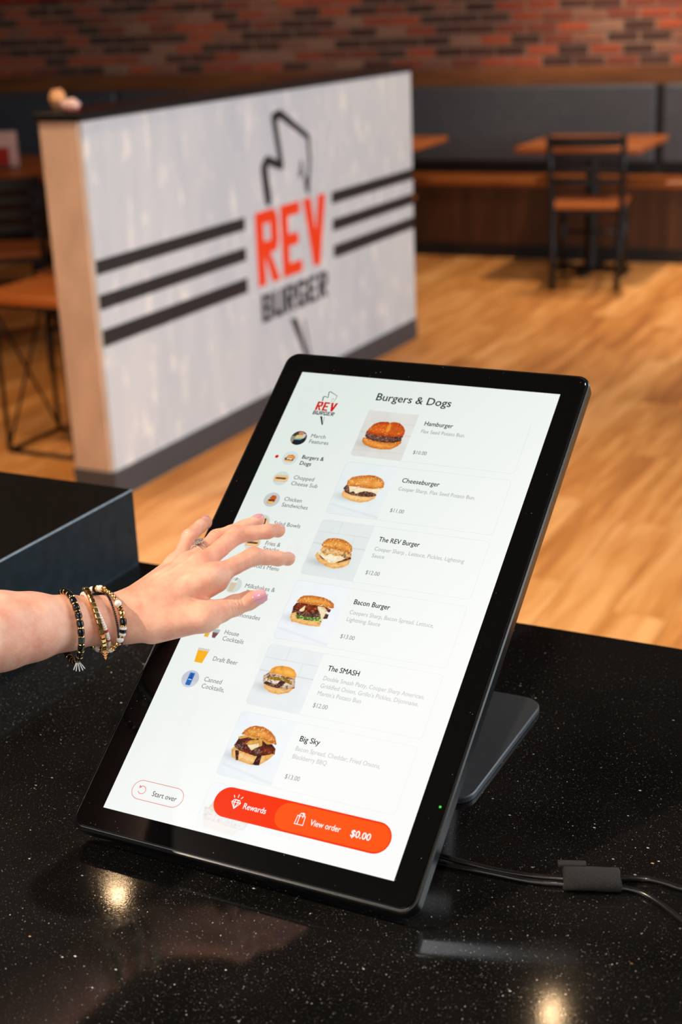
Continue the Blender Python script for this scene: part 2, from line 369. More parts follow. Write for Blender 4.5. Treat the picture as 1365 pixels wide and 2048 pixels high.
# ---------------------------------------------------------------- lettering shared by the partition and the screen logo
def letter(ch, w=.30, h=.2):
    """convex pieces of a heavy condensed capital in the unit square (w, h stroke widths)"""
    q = lambda a, b, c, d: [(a, b), (c, b), (c, d), (a, d)]
    c_ = .13
    if ch == 'R': return [q(0, 0, w, 1), q(w, 1 - h, 1 - c_, 1), q(w, .42, 1 - c_, .42 + h), [(1 - c_ - .02, 1), (1 - c_, 1), (1, 1 - c_), (1, .42 + c_), (1 - c_, .42), (1 - w, .42 + h), (1 - w, 1 - h)], [(w, .42), (w + .22, .45), (1, 0), (1 - w - .02, 0)]]
    if ch == 'E': return [q(0, 0, w, 1), q(w, 1 - h, .95, 1), q(w, .41, .82, .41 + h), q(w, 0, .95, h)]
    if ch == 'V': return [[(0, 1), (w, 1), (.5 + w * .42, 0), (.5 - w * .42, 0)], [(1, 1), (.5 + w * .42, 0), (.5 - w * .42, 0), (1 - w, 1)]]
    if ch == 'B': return [q(0, 0, w, 1), q(w, 1 - h, .85, 1), q(w, .41, .85, .41 + h), q(w, 0, .85, h), [(.84, 1), (.96, .9), (.96, .6), (.85, .5), (.96 - w, .55), (.96 - w, .9)], [(.85, .52), (1, .42), (1, .1), (.86, 0), (1 - w, .1), (1 - w, .45)]]
    if ch == 'U': return [q(0, .12, w, 1), q(1 - w, .12, 1, 1), [(0, .12), (w, .22), (1 - w, .22), (1, .12), (1 - c_, 0), (c_, 0)]]
    if ch == 'G': return [q(0, .12, w, .88), [(0, .88), (c_, 1), (1 - c_, 1), (1, .88), (1 - w, .8), (w, .8)], [(0, .12), (w, .2), (1 - w, .2), (1, .12), (1 - c_, 0), (c_, 0)], q(1 - w, .1, 1, .5), q(.55, .38, 1, .38 + h * .9), q(1 - w, .7, 1, .88)]
def stroke2(pts, wd, closed=False):
    """thick polyline as convex pieces"""
    out = []; P = [Vector(p) for p in pts]; ww = wd if isinstance(wd, (list, tuple)) else [wd] * len(P)
    n = len(P); rng = range(n if closed else n - 1)
    for i in rng:
        a, b = P[i], P[(i + 1) % n]; wa, wb_ = ww[i] / 2, ww[(i + 1) % n] / 2
        if (b - a).length < 1e-9: continue
        d = (b - a).normalized(); q = Vector((-d.y, d.x)); out.append([a + q * wa, a - q * wa, b - q * wb_, b + q * wb_])
    for i in range(n):
        out.append([P[i] + Vector((math.cos(k * PI / 4), math.sin(k * PI / 4))) * ww[i] / 2 for k in range(8)])
    return out
KNIFE = [(4.105, .863), (4.087, .985), (4.112, 1.015), (4.225, .980), (4.186, 1.168), (4.237, 1.178), (4.462, 1.068), (4.468, .985), (4.440, .850)]
KNIFE_W = [.050, .050, .034, .034, .040, .034, .024, .022, .018]

# ---------------------------------------------------------------- half-wall partition
pt_ = thing('partition', 'white painted half wall with black stripes and burger sign', 'half wall', (-2.155, 2.95, 0))
LEN = 2.555
B().box((-.158, .004, 0), (-.012, LEN, 1.262)).build('core', M['mortar'], pt_)
B().box((-.012, .0, .098), (0, LEN, 1.262), .001).build('face_panel', M['panel'], pt_)
B().box((-.16, -.012, .098), (-.0125, .004, 1.262), .001).build('end_board', M['end_board'], pt_)
B().box((-.172, -.02, 1.262), (.008, LEN + .01, 1.290), .003).build('top_cap', M['cap'], pt_)
B().box((-.012, -.014, 0), (.006, LEN + .004, .100), .001).build('baseboard', M['base_grey'], pt_)
B().box((-.165, -.018, 0), (-.012, .004, .100), .001).build('baseboard', M['base_grey'], pt_)
for y0, y1, z0, z1 in ((0, .967, .775, .823), (0, .962, .659, .709), (0, .960, .535, .592), (1.70, LEN, .771, .821), (1.70, LEN, .655, .705), (1.70, LEN, .540, .594)):
    B().box((-.001, y0 + .001, z0), (.0016, y1 - .001, z1)).build('stripe', M['paint_black'], pt_)
def wall_polys(polys, name, mat, th=.0022):
    b = B()
    for i, P in enumerate(polys):
        n = len(P); h = th + i * .00002
        a = sum(P[k][0] * P[(k + 1) % n][1] - P[(k + 1) % n][0] * P[k][1] for k in range(n))
        if a < 0: P = P[::-1]
        v = [(-.001, p[0] - 2.95, p[1]) for p in P] + [(h, p[0] - 2.95, p[1]) for p in P]
        b.raw(v, [tuple(range(n))[::-1], tuple(range(n, 2 * n))] + [(k, (k + 1) % n, n + (k + 1) % n, n + k) for k in range(n)])
    return b.build(name, mat, pt_)
for i, ch in enumerate('REV'):
    y0 = (3.994, 4.197, 4.392)[i]; wd = (.178, .172, .200)[i]
    wall_polys([[(y0 + a * wd, .538 + b * .287) for a, b in p] for p in letter(ch, .34, .17)], 'sign_letter', M['paint_red'])
for i, ch in enumerate('BURGER'):
    y0 = 4.008 + i * .0975; wd = .083
    wall_polys([[(y0 + a * wd, .392 + b * .109) for a, b in p] for p in letter(ch, .32, .18)], 'sign_letter', M['paint_black'])
wall_polys(stroke2(KNIFE, KNIFE_W), 'sign_outline', M['paint_black'])
wall_polys(stroke2([(4.392, .975), (4.398, .925)], .016) + stroke2([(4.372, .945), (4.375, .915)], .010) + stroke2([(4.425, .905), (4.430, .862)], .022), 'sign_marks', M['paint_black'])
wall_polys([[(4.236, .362), (4.292, .352), (4.402, .115), (4.408, .102), (4.392, .102)]] + stroke2([(4.352, .335), (4.406, .11)], .008), 'sign_tip', M['paint_black'])

# paper packet lying on the partition cap
t = thing('paper_packet', 'crumpled tan and white paper packet on the partition cap', 'packet', (-2.24, 2.995, 1.290), .9)
def crumple(c, s, seed, n=2):
    bm = bmesh.new(); bmesh.ops.create_icosphere(bm, subdivisions=n, radius=1); r_ = random.Random(seed)
    v = [Vector((c[0] + q.co.x * s[0] * r_.uniform(.8, 1.15), c[1] + q.co.y * s[1] * r_.uniform(.8, 1.15), max(0.001, c[2] + q.co.z * s[2] * r_.uniform(.8, 1.1)))) for q in bm.verts]
    f = [[q.index for q in ff.verts] for ff in bm.faces]; bm.free(); return v, f
B().raw(*crumple((-.015, .050, .036), (.028, .034, .036), 1)).build('tan_wrapper', M['paper_tan'], t)
B().raw(*crumple((.0, -.040, .024), (.030, .060, .020), 2)).build('white_wrapper', M['paper_white'], t)
B().raw(*crumple((.005, -.03, .007), (.030, .048, .007), 3)).build('red_band', M['paper_red'], t)

# ---------------------------------------------------------------- banquette along the back wall
bq = thing('banquette', 'long banquette bench with charcoal back panels below brick', 'bench', (-2.2, 7.70, 0), WA)
B().box((-6.2, 0, .452), (5.6, .40, .492), .006).build('seat', M['bench_wood'], bq)
xs = [-6.2 + .02]
B().box((-6.2, .02, .09), (5.6, .36, .452)).build('bench_front', M['dark_wood'], bq)
B().box((-6.2, .035, 0), (5.6, .34, .09)).build('kick_board', M['kick'], bq)
for x0, x1 in ((-6.2, -3.30), (-3.27, -1.34), (-1.31, .555), (.60, 2.5), (2.53, 4.4)):
    B().box((x0, .300, .565), (x1, .375, 1.03), .018, seg=3).build('back_panel', M['vinyl'], bq)
B().box((-6.2, .34, .49), (5.6, .40, 1.026)).build('back_board', M['kick'], bq)

# ---------------------------------------------------------------- tables, chairs, stools
def table(x0, x1, y0, y1, label, rz=0):
    cx, cy = (x0 + x1) / 2, (y0 + y1) / 2; hx, hy = (x1 - x0) / 2, (y1 - y0) / 2
    t = thing('dining_table', label, 'table', (cx, cy, 0), rz, 'wood-topped pedestal tables')
    B().box((-hx, -hy, .722), (hx, hy, .757), .006).build('tabletop', M['table_wood'], t)
    B().lathe([(.04, .03), (.038, .06), (.038, .70), (.05, .705)], 20).build('pedestal', M['black_metal'], t)
    B().box((-.22, -.22, .707), (.22, .22, .722), .004).build('top_plate', M['black_metal'], t)
    for a in (0, PI / 2):
        B().box((-.235, -.035, 0), (.235, .035, .03), .008, Matrix.Rotation(a, 4, 'Z')).build('base_foot', M['black_metal'], t)
    return t
table(-2.225, -1.50, 7.08, 7.80, 'wood-topped pedestal table behind the black chair at right', .04)
table(-3.62, -2.86, 6.94, 7.66, 'wood-topped pedestal table half hidden behind the white partition', .04)
table(-5.35, -4.20, 5.45, 6.36, 'wood-topped pedestal table left of partition holding menu card', 0)

def chair_tree():
    t = thing('dining_chair', 'x', 'chair', (0, 0, 0), 0, 'black metal ladder-back chairs')
    # faces +y; back at y = 0
    for s in (-1, 1):
        B().tube([(s * .176, -.045, 0), (s * .185, .0, .22), (s * .192, .012, .45), (s * .197, -.005, .62), (s * .202, -.055, .845)], [.0165, .017, .017, .017, .016], 10).build('back_post', M['black_metal'], t, True)
        B().tube([(s * .175, .405, 0), (s * .178, .385, .44)], .0155, 10).build('front_leg', M['black_metal'], t, True)
    for z, y, hgt in ((.812, -.048, .027), (.735, -.028, .019), (.665, -.012, .019), (.595, -.002, .019)):
        b = B(); n = 9; v = []; f = []
        for k in range(n):
            u = k / (n - 1) * 2 - 1; xx = u * .198; yy = y - .022 * (1 - u * u)
            for dy, dz in ((-.007, -hgt), (.007, -hgt), (.007, hgt), (-.007, hgt)): v.append((xx, yy + dy, z + dz))
        for k in range(n - 1):
            for j in range(4): f.append((k * 4 + j, k * 4 + (j + 1) % 4, k * 4 + 4 + (j + 1) % 4, k * 4 + 4 + j))
        f += [(0, 1, 2, 3)[::-1], tuple((n - 1) * 4 + j for j in range(4))]
        b.raw(v, f).build('back_slat', M['black_metal'], t)
    B().box((-.205, .015, .440), (.205, .425, .470), .012, seg=2).build('seat', M['table_wood'], t)
    B().box((-.180, .02, .415), (.180, .405, .440), .004).build('seat_frame', M['black_metal'], t)
    for z in (.20,):
        for s in (-1, 1): B().tube([(s * .184, .0, z), (s * .176, .395, z)], .010, 8).build('stretcher', M['black_metal'], t, True)
        B().tube([(-.176, .395, z + .06), (.176, .395, z + .06)], .010, 8).build('stretcher', M['black_metal'], t, True)
    return t
ch0 = chair_tree()
CH = [((-1.722, 6.875), .185, 'black ladder-back chair with wood seat, standing clear at right'),
      ((-3.00, 6.66), .10, 'black ladder-back chair mostly hidden behind the white partition'),
      ((-4.02, 4.72), .55, 'black ladder-back chair facing the table with the menu card'),
      ((-3.16, 4.62), 1.75, 'black ladder-back chair seen low behind the crossed wire stool')]
for i, (xy, rz, lb) in enumerate(CH):
    o = ch0 if i == 0 else copy_tree(ch0)
    o.location = (xy[0], xy[1], 0); o.rotation_euler = (0, 0, rz); o['label'] = lb

def stool_tree():
    t = thing('wire_stool', 'x', 'stool', (0, 0, 0), 0, 'crossed wire-frame stools')
    h = .155
    B().box((-.19, -.19, .585), (.19, .19, .622), .005).build('seat', M['table_wood'], t)
    r = .0085
    for sx in (-1, 1):
        for sy in (-1, 1): B().tube([(sx * h, sy * h, r), (sx * h, sy * h, .585)], r, 8).build('leg', M['black_metal'], t, True)
    for a, b in (((-h, -h), (h, -h)), ((h, -h), (h, h)), ((h, h), (-h, h)), ((-h, h), (-h, -h))):
        B().tube([(a[0], a[1], r), (b[0], b[1], r)], r, 8).build('bottom_rail', M['black_metal'], t, True)
        B().tube([(a[0], a[1], .572), (b[0], b[1], .572)], r, 8).build('top_rail', M['black_metal'], t, True)
    for sx in (-1, 1):
        B().tube([(sx * h, -h, .02), (sx * h, h, .565)], .0055, 8).build('cross_brace', M['black_metal'], t, True)
        B().tube([(sx * h, h, .02), (sx * h, -h, .565)], .0055, 8).build('cross_brace', M['black_metal'], t, True)
    return t
s0 = stool_tree(); s0.location = (-2.722, 3.418, 0); s0['label'] = 'black wire stool with crossed braces, nearest left of partition'
s1 = copy_tree(s0); s1.location = (-2.74, 4.02, 0); s1['label'] = 'black wire stool standing behind the nearest crossed stool'

# menu card stand on the left table
t = thing('menu_card', 'upright red and white menu card stand on left table', 'menu stand', (-4.77, 5.70, .757), .35)
B().box((-.07, -.03, 0), (.07, .03, .012), .003).build('foot', M['black_metal'], t)
B().box((-.085, -.006, .012), (.085, .006, .205), .001).build('card', M['paper_white'], t)
B().box((-.083, -.0072, .015), (.035, -.0055, .120)).build('red_print', M['paper_red'], t)

# ---------------------------------------------------------------- counter and riser
ZC = .9377
ct = thing('counter', 'black quartz order counter with pale flecks under the touchscreen', 'counter', (0, 0, 0))
B().box((-1.7, -.50, ZC - .04), (1.7, .5455, ZC), .0025, seg=2).build('worktop', M['quartz'], ct)
B().box((-1.65, -.38, 0), (1.65, .46, ZC - .04), .002).build('base_cabinet', M['counter_base'], ct)
rs = thing('counter_riser', 'matte black riser block standing on the counter at left', 'riser', (-.78, .2, ZC))
bm = bmesh.new(); bmesh.ops.create_cube(bm, size=1)
for q in bm.verts: q.co = Vector((q.co.x * .898, q.co.y * .676, q.co.z * .0993 + .04965 + .0003))
bmesh.ops.bevel(bm, geom=list(bm.edges), offset=.0016, segments=1, profile=.5, affect='EDGES'); me = bpy.data.meshes.new('block'); bm.to_mesh(me); bm.free()
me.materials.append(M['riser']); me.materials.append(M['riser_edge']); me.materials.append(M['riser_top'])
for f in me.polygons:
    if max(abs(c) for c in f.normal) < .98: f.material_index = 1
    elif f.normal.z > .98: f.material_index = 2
link('block', me, rs)

# ---------------------------------------------------------------- touchscreen kiosk
TILT = 0.9405466
SO = Vector((0, 0, .968725)); KO = Vector((.134, .27, ZC))
sN = Vector((0, -math.cos(TILT), math.sin(TILT))); sV = Vector((0, math.sin(TILT), math.cos(TILT)))
MS = Matrix(((1, 0, 0, SO.x - KO.x), (0, sV.y, sN.y, SO.y - KO.y), (0, sV.z, sN.z, SO.z - KO.z), (0, 0, 0, 1)))
ks = thing('touchscreen_kiosk', 'tilted black touchscreen ordering kiosk showing a burger menu', 'kiosk', KO)
def inscreen(o): o.matrix_local = MS; return o
def rrect(x0, y0, x1, y1, r, n=8):
    P = []
    for cx, cy, a0 in ((x1 - r, y1 - r, 0), (x0 + r, y1 - r, 1), (x0 + r, y0 + r, 2), (x1 - r, y0 + r, 3)):
        for k in range(n + 1):
            a = (a0 + k / n) * PI / 2; P.append((cx + r * math.cos(a), cy + r * math.sin(a)))
    return P
def loft(rings, cap0=True, cap1=True):
    b = B(); n = len(rings[0]); v = [q for g in rings for q in g]; f = []
    for i in range(len(rings) - 1):
        for k in range(n): f.append((i * n + k, i * n + (k + 1) % n, (i + 1) * n + (k + 1) % n, (i + 1) * n + k))
    if cap0: f.append(tuple(range(n))[::-1])
    if cap1: f.append(tuple((len(rings) - 1) * n + k for k in range(n)))
    return b.raw(v, f)
X0, X1, Y0, Y1, RR = -.0252, .2918, -.0222, .5022, .0135
def ring(i, h): return [(x, y, h) for x, y in rrect(X0 + i, Y0 + i, X1 - i, Y1 - i, RR - i)]
o = loft([ring(.005, -.0205), ring(.0022, -.0185), ring(.0, -.013), ring(.0, -.0030), ring(.0010, -.0017), ring(.0024, -.0017), ring(.0024, -.004)]).build('housing', M['housing'], ks); inscreen(smoothed(o, 12))
o = loft([ring(.0022, -.0030), ring(.0022, -.0012), ring(.0027, -.0009), ring(.0032, -.0012)], False, False).build('bright_rim', M['housing_edge'], ks); inscreen(o); o['label'] = 'thin bright metal rim line'
o = loft([ring(.0032, -.003), ring(.0032, -.0004), ring(.0036, 0)]).build('front_glass', M['bezel'], ks); inscreen(smoothed(o, 30))
o = B().lathe([(.0011, .00001), (.0010, .00010), (.0004, .00012)], 16).build('power_light', M['led'], ks); o.matrix_local = MS @ Matrix.Translation((.28465, .06547, 0)); o['label'] = 'tiny green power light'
# stand: flat plate on the counter, short neck up to the back
pl = lambda i, h: [(x - KO.x, y - KO.y, h) for x, y in rrect(.006 + i, .164 + i, .2622 - i, .368 - i, .020 - i)]
o = loft([pl(.0, .0004), pl(0, .0048), pl(.0010, .0060)]).build('stand_plate', M['stand'], ks); smoothed(o, 25); o['label'] = 'brushed dark metal stand plate'
nk = []
for y, z, hw, th in ((.335, .004, .05, .012), (.330, .10, .045, .012), (.315, .17, .045, .012)):
    nk.append([(KO.x + a - KO.x, y + b - KO.y, z) for a, b in ((-hw, -th), (hw, -th), (hw, th), (-hw, th))])
loft(nk).build('stand_neck', M['stand'], ks)
o = B().box((.134 - .06, .19, -.045), (.134 + .06, .33, -.0205), .004).build('hinge_box', M['housing'], ks); inscreen(o)

# --- the lit picture on the panel.  UI grid: 1080 x 1920 across .2682 x .4768 m, origin top left
PX = .2682 / 1080
def ux(x): return x * PX
def uy(y): return .4768 - y * PX
b = B().raw([(0, 0, .00003), (.2682, 0, .00003), (.2682, .4768, .00003), (0, .4768, .00003)], [(0, 1, 2, 3)])
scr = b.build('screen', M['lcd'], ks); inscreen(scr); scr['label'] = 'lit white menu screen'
def flat(polys, name, mat, h=.00008):
    b = B()
    for i, P in enumerate(polys):
        v = [(ux(p[0]), uy(p[1]), h) for p in P]; n = len(v)
        a = sum(v[k][0] * v[(k + 1) % n][1] - v[(k + 1) % n][0] * v[k][1] for k in range(n))
        b.raw(v if a > 0 else v[::-1], [tuple(range(n))])
    return b.build(name, mat, scr)
def outline(P, wd):
    n = len(P); out = []
    nrm = []
    for k in range(n):
        a = Vector(P[k - 1]); c = Vector(P[(k + 1) % n]); d = (c - a).normalized(); nrm.append(Vector((-d.y, d.x)))
    for k in range(n):
        j = (k + 1) % n; p, q = Vector(P[k]), Vector(P[j])
        out.append([p + nrm[k] * wd / 2, p - nrm[k] * wd / 2, q - nrm[j] * wd / 2, q + nrm[j] * wd / 2])
    return out
# text: (name, material, bold, height(px font size), [(string, x, baseline, width or None)])
TEXT = []
def text(name, mat, size, lines, bold=0.0, h=.00012): TEXT.append((name, mat, size, lines, bold, h))
def make_text():
    made = []
    for name, mat, size, lines, bold, h in TEXT:
        for s, x, y, wd in lines:
            c = bpy.data.curves.new('t', 'FONT'); c.body = s; c.size = size * PX; c.offset = bold * size * PX; c.resolution_u = 3
            c.offset = 0.0; o = bpy.data.objects.new('t', c); LINK(o); made.append(o)
    bpy.context.view_layer.update(); dg = bpy.context.evaluated_depsgraph_get(); i = 0
    for name, mat, size, lines, bold, h in TEXT:
        V = []; F = []
        for s, x, y, wd in lines:
            ev = made[i].evaluated_get(dg); me = ev.to_mesh(); i += 1
            co = np.array([q.co[:] for q in me.vertices]); n = len(V)
            w0 = (co[:, 0].max() - co[:, 0].min()) / PX; k = 1 if wd is None else wd / w0; x0 = co[:, 0].min()
            fb = bold * size * PX
            for e_, (dx, dy) in enumerate(((0, 0), (fb, 0), (-fb, 0), (0, fb), (0, -fb)) if bold else ((0, 0),)):
                n = len(V); V += [(ux(x) + (a - x0) * k + dx, uy(y) + b_ + dy, h + e_ * 2e-6) for a, b_, c_ in co]
                F += [tuple(q + n for q in f.vertices) for f in me.polygons]
            ev.to_mesh_clear()
        B().raw(V, F).build(name, mat, scr)
    for o in made:
        c = o.data; bpy.data.objects.remove(o); bpy.data.curves.remove(c)

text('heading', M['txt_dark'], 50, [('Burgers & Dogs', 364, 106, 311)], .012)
NAV = [('March', 161, 314, 62, 'Features', 163, 341, 83), ('Burgers &', 163, 417, 92, 'Dogs', 164, 446, 48), ('Chopped', 165, 514, 86, 'Cheese Sub', 165, 542, 112), ('Chicken', 165, 615, 74, 'Sandwiches', 165, 642, 110), ('Salad Bowls', 166, 726, 111, None), ('Fries &', 168, 817, 62, 'Snacks', 167, 841, 66), ("Kid's Menu", 165, 918, 100, None), ('Milkshakes &', 162, 1006, 123, 'Specials', 174, 1031, 93), ('', 0, 0, 0, 'Lemonades', 162, 1127, 112), ('House', 162, 1204, 58, 'Cocktails', 164, 1230, 86), ('Draft Beer', 162, 1314, 100, None), ('Canned', 163, 1397, 70, 'Cocktails,', 164, 1424, 92)]
for i, e in enumerate(NAV):
    L = []
    if e[0]: L.append(e[0:4])
    if e[4]: L.append(e[4:8])
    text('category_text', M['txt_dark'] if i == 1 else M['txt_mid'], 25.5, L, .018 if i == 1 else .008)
ITEMS = [('Hamburger', 115, ['Flax Seed Potato Bun.'], [177], '$10.00'), ('Cheeseburger', 148, ['Cooper Sharp, Flax Seed Potato Bun.'], [301], '$11.00'),
         ('The REV Burger', 159, ['Cooper Sharp , Lettuce, Pickles, Lightning', 'Sauce'], [344, 48], '$12.00'), ('Bacon Burger', 138, ['Coopers Sharp, Bacon Spread, Lettuce,', 'Lightning Sauce'], [319, 128], '$13.00'),
         ('The SMASH', 119, ['Double Smash Patty, Cooper Sharp American,', "Griddled Onion, Grillo's Pickles, Dijonnaise,", "Martin's Potato Bun"], [374, 363, 163], '$12.00'), ('Big Sky', 74, ['Bacon Spread, Cheddar, Fried Onions,', 'Blackberry BBQ'], [310, 126], '$13.00')]
NB = (203, 470, 734, 1001, 1270, 1541); DB = (239, 507, 774, 1042, 1308, 1576); PB = (338, 604, 875, 1140, 1412, 1678)
for i, (nm, nw, ds, dw, pr) in enumerate(ITEMS):
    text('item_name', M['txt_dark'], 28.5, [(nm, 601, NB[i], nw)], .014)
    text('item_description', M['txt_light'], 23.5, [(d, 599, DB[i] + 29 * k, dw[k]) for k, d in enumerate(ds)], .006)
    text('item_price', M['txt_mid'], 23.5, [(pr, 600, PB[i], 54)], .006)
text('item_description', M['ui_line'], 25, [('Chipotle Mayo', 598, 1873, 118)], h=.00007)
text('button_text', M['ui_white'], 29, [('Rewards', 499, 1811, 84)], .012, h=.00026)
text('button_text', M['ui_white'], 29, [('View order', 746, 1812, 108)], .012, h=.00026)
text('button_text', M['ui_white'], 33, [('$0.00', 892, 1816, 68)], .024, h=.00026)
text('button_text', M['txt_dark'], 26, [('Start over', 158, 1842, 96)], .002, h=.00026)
make_text()

CARDY = [(120, 376), (406, 645), (673, 913), (941, 1184), (1209, 1448), (1477, 1717), (1745, 1985)]
for i, (a, c) in enumerate(CARDY):
    if i == 0: P = [(1011, 150), (1011, 360), (1007, 370), (996, 376), (368, 376), (358, 372), (353, 362)]; flat([s for s in stroke2(P, 2.2)], 'card_outline', M['ui_line'])
    elif i == 6: flat(stroke2([(353, 1880), (353, 1762), (357, 1750), (368, 1745), (996, 1745), (1007, 1750), (1011, 1762), (1011, 1800)], 2.2), 'card_outline', M['ui_line'])
    else: flat(outline(rrect(353, a, 1011, c, 14, 5), 2.2), 'card_outline', M['ui_line'])

# menu pictures: small rasters painted in code, one grid mesh each
def inpoly(P, X, Y):
    P = np.array(P, float); n = len(P); ins = np.zeros(X.shape, bool); d = np.full(X.shape, 1e9)
    for k in range(n):
        x1, y1 = P[k]; x2, y2 = P[(k + 1) % n]
        c = ((y1 > Y) != (y2 > Y)) & (X < (x2 - x1) * (Y - y1) / ((y2 - y1) + 1e-12) + x1); ins ^= c
        L = (x2 - x1) ** 2 + (y2 - y1) ** 2 + 1e-9; t_ = np.clip(((X - x1) * (x2 - x1) + (Y - y1) * (y2 - y1)) / L, 0, 1)
        d = np.minimum(d, np.hypot(X - x1 - t_ * (x2 - x1), Y - y1 - t_ * (y2 - y1)))
    return np.where(ins, d, -d)
def vnoise(X, Y, s, seed):
    r_ = np.random.default_rng(seed); G = r_.random((80, 80)); x = np.abs(X / s) % 78; y = np.abs(Y / s) % 78
    i = x.astype(int); j = y.astype(int); u = x - i; v_ = y - j; u = u * u * (3 - 2 * u); v_ = v_ * v_ * (3 - 2 * v_)
    return (G[i, j] * (1 - u) + G[i + 1, j] * u) * (1 - v_) + (G[i, j + 1] * (1 - u) + G[i + 1, j + 1] * u) * v_
FOOD = {  # edge colour, middle colour, speck colour, speck amount, grain px
    'bun': ((188, 88, 22), (244, 168, 72), (255, 228, 176), .30, 3.2), 'plainbun': ((236, 146, 44), (254, 194, 92), (255, 214, 132), .15, 9), 'darkbun': ((160, 46, 8), (226, 104, 30), (250, 186, 96), .25, 3.4),
    'heel': ((232, 158, 76), (254, 220, 158), (240, 178, 100), .30, 6), 'heel_dark': ((200, 96, 22), (246, 168, 74), (252, 196, 116), .25, 5), 'patty': ((52, 26, 20), (118, 76, 66), (168, 120, 104), .45, 4), 'cheese': ((240, 214, 160), (252, 240, 214), (255, 250, 235), .3, 7),
    'sauce': ((230, 156, 74), (250, 214, 164), (140, 104, 50), .24, 6), 'bacon': ((74, 24, 12), (140, 52, 26), (206, 110, 60), .35, 4), 'lettuce': ((60, 96, 30), (140, 176, 60), (224, 236, 150), .45, 4), 'onion': ((190, 152, 124), (246, 228, 208), (110, 72, 56), .36, 5),
    'pickle': ((120, 84, 16), (190, 148, 50), (220, 180, 90), .3, 5), 'jam': ((40, 12, 14), (92, 36, 32), (190, 90, 76), .30, 5), 'fry': ((206, 140, 50), (246, 206, 120), (255, 226, 150), .2, 6)}
def lin(c): c = np.asarray(c, float) / 255; return np.where(c <= .04045, c / 12.92, ((c + .055) / 1.055) ** 2.4)
def paint(img, X, Y, layers, seed, scale=1.0, aa=1.2):
    for k, (kind, P) in enumerate(layers):
        e, mc, sp, amt, gr = FOOD[kind]; d = inpoly(P, X, Y) + 2.2 * scale; a = np.clip(d / aa + .5, 0, 1)[..., None]
        ys = np.array(P)[:, 1]; ht = np.clip((Y - ys.min()) / max(1, ys.max() - ys.min()), 0, 1)
        f = np.clip(d / (15 * scale), 0, 1); f = f * .7 + .3 * (vnoise(X, Y, 9 * scale, seed + k) )
        if 'bun' in kind: f = np.clip(f * .75 + .45 * np.exp(-((ht - .62) / .3) ** 2) * vnoise(X, Y, 22 * scale, seed + 9), 0, 1)
        f = f[..., None]; c = np.array(e) * (1 - f) + np.array(mc) * f
        s = np.clip((vnoise(X, Y, gr * scale, seed * 3 + k) - (1 - amt)) * 6, 0, 1)[..., None] * .8
        dk = np.clip((vnoise(X, Y, gr * scale * 1.3, seed * 5 + k) - .62) * 4, 0, 1)[..., None] * (.35 if kind in ('patty', 'bacon', 'jam', 'lettuce', 'onion', 'sauce') else .10)
        c = c * (1 - s) + np.array(sp) * s; c = c * (1 - dk)
        img[:] = img * (1 - a) + c * a
def grid_mesh(name, X, Y, C, h):
    ny, nx = X.shape; v = np.stack([X * PX, .4768 - Y * PX, np.full_like(X, h)], -1).reshape(-1, 3)
    idx = np.arange(ny * nx).reshape(ny, nx); f = np.stack([idx[1:, :-1], idx[1:, 1:], idx[:-1, 1:], idx[:-1, :-1]], -1).reshape(-1, 4)
    me = bpy.data.meshes.new(name); me.vertices.add(len(v)); me.vertices.foreach_set('co', v.ravel().astype(np.float32))
    me.loops.add(f.size); me.loops.foreach_set('vertex_index', f.ravel().astype(np.int32)); me.polygons.add(len(f))
    me.polygons.foreach_set('loop_start', np.arange(0, f.size, 4, dtype=np.int32)); me.update(calc_edges=True)
    at = me.color_attributes.new('Col', 'FLOAT_COLOR', 'POINT'); col = np.ones((len(v), 4), np.float32); col[:, :3] = lin(np.clip(C, 0, 255)).reshape(-1, 3)
    at.data.foreach_set('color', col.ravel()); me.materials.append(M['picture']); return link(name, me, scr)
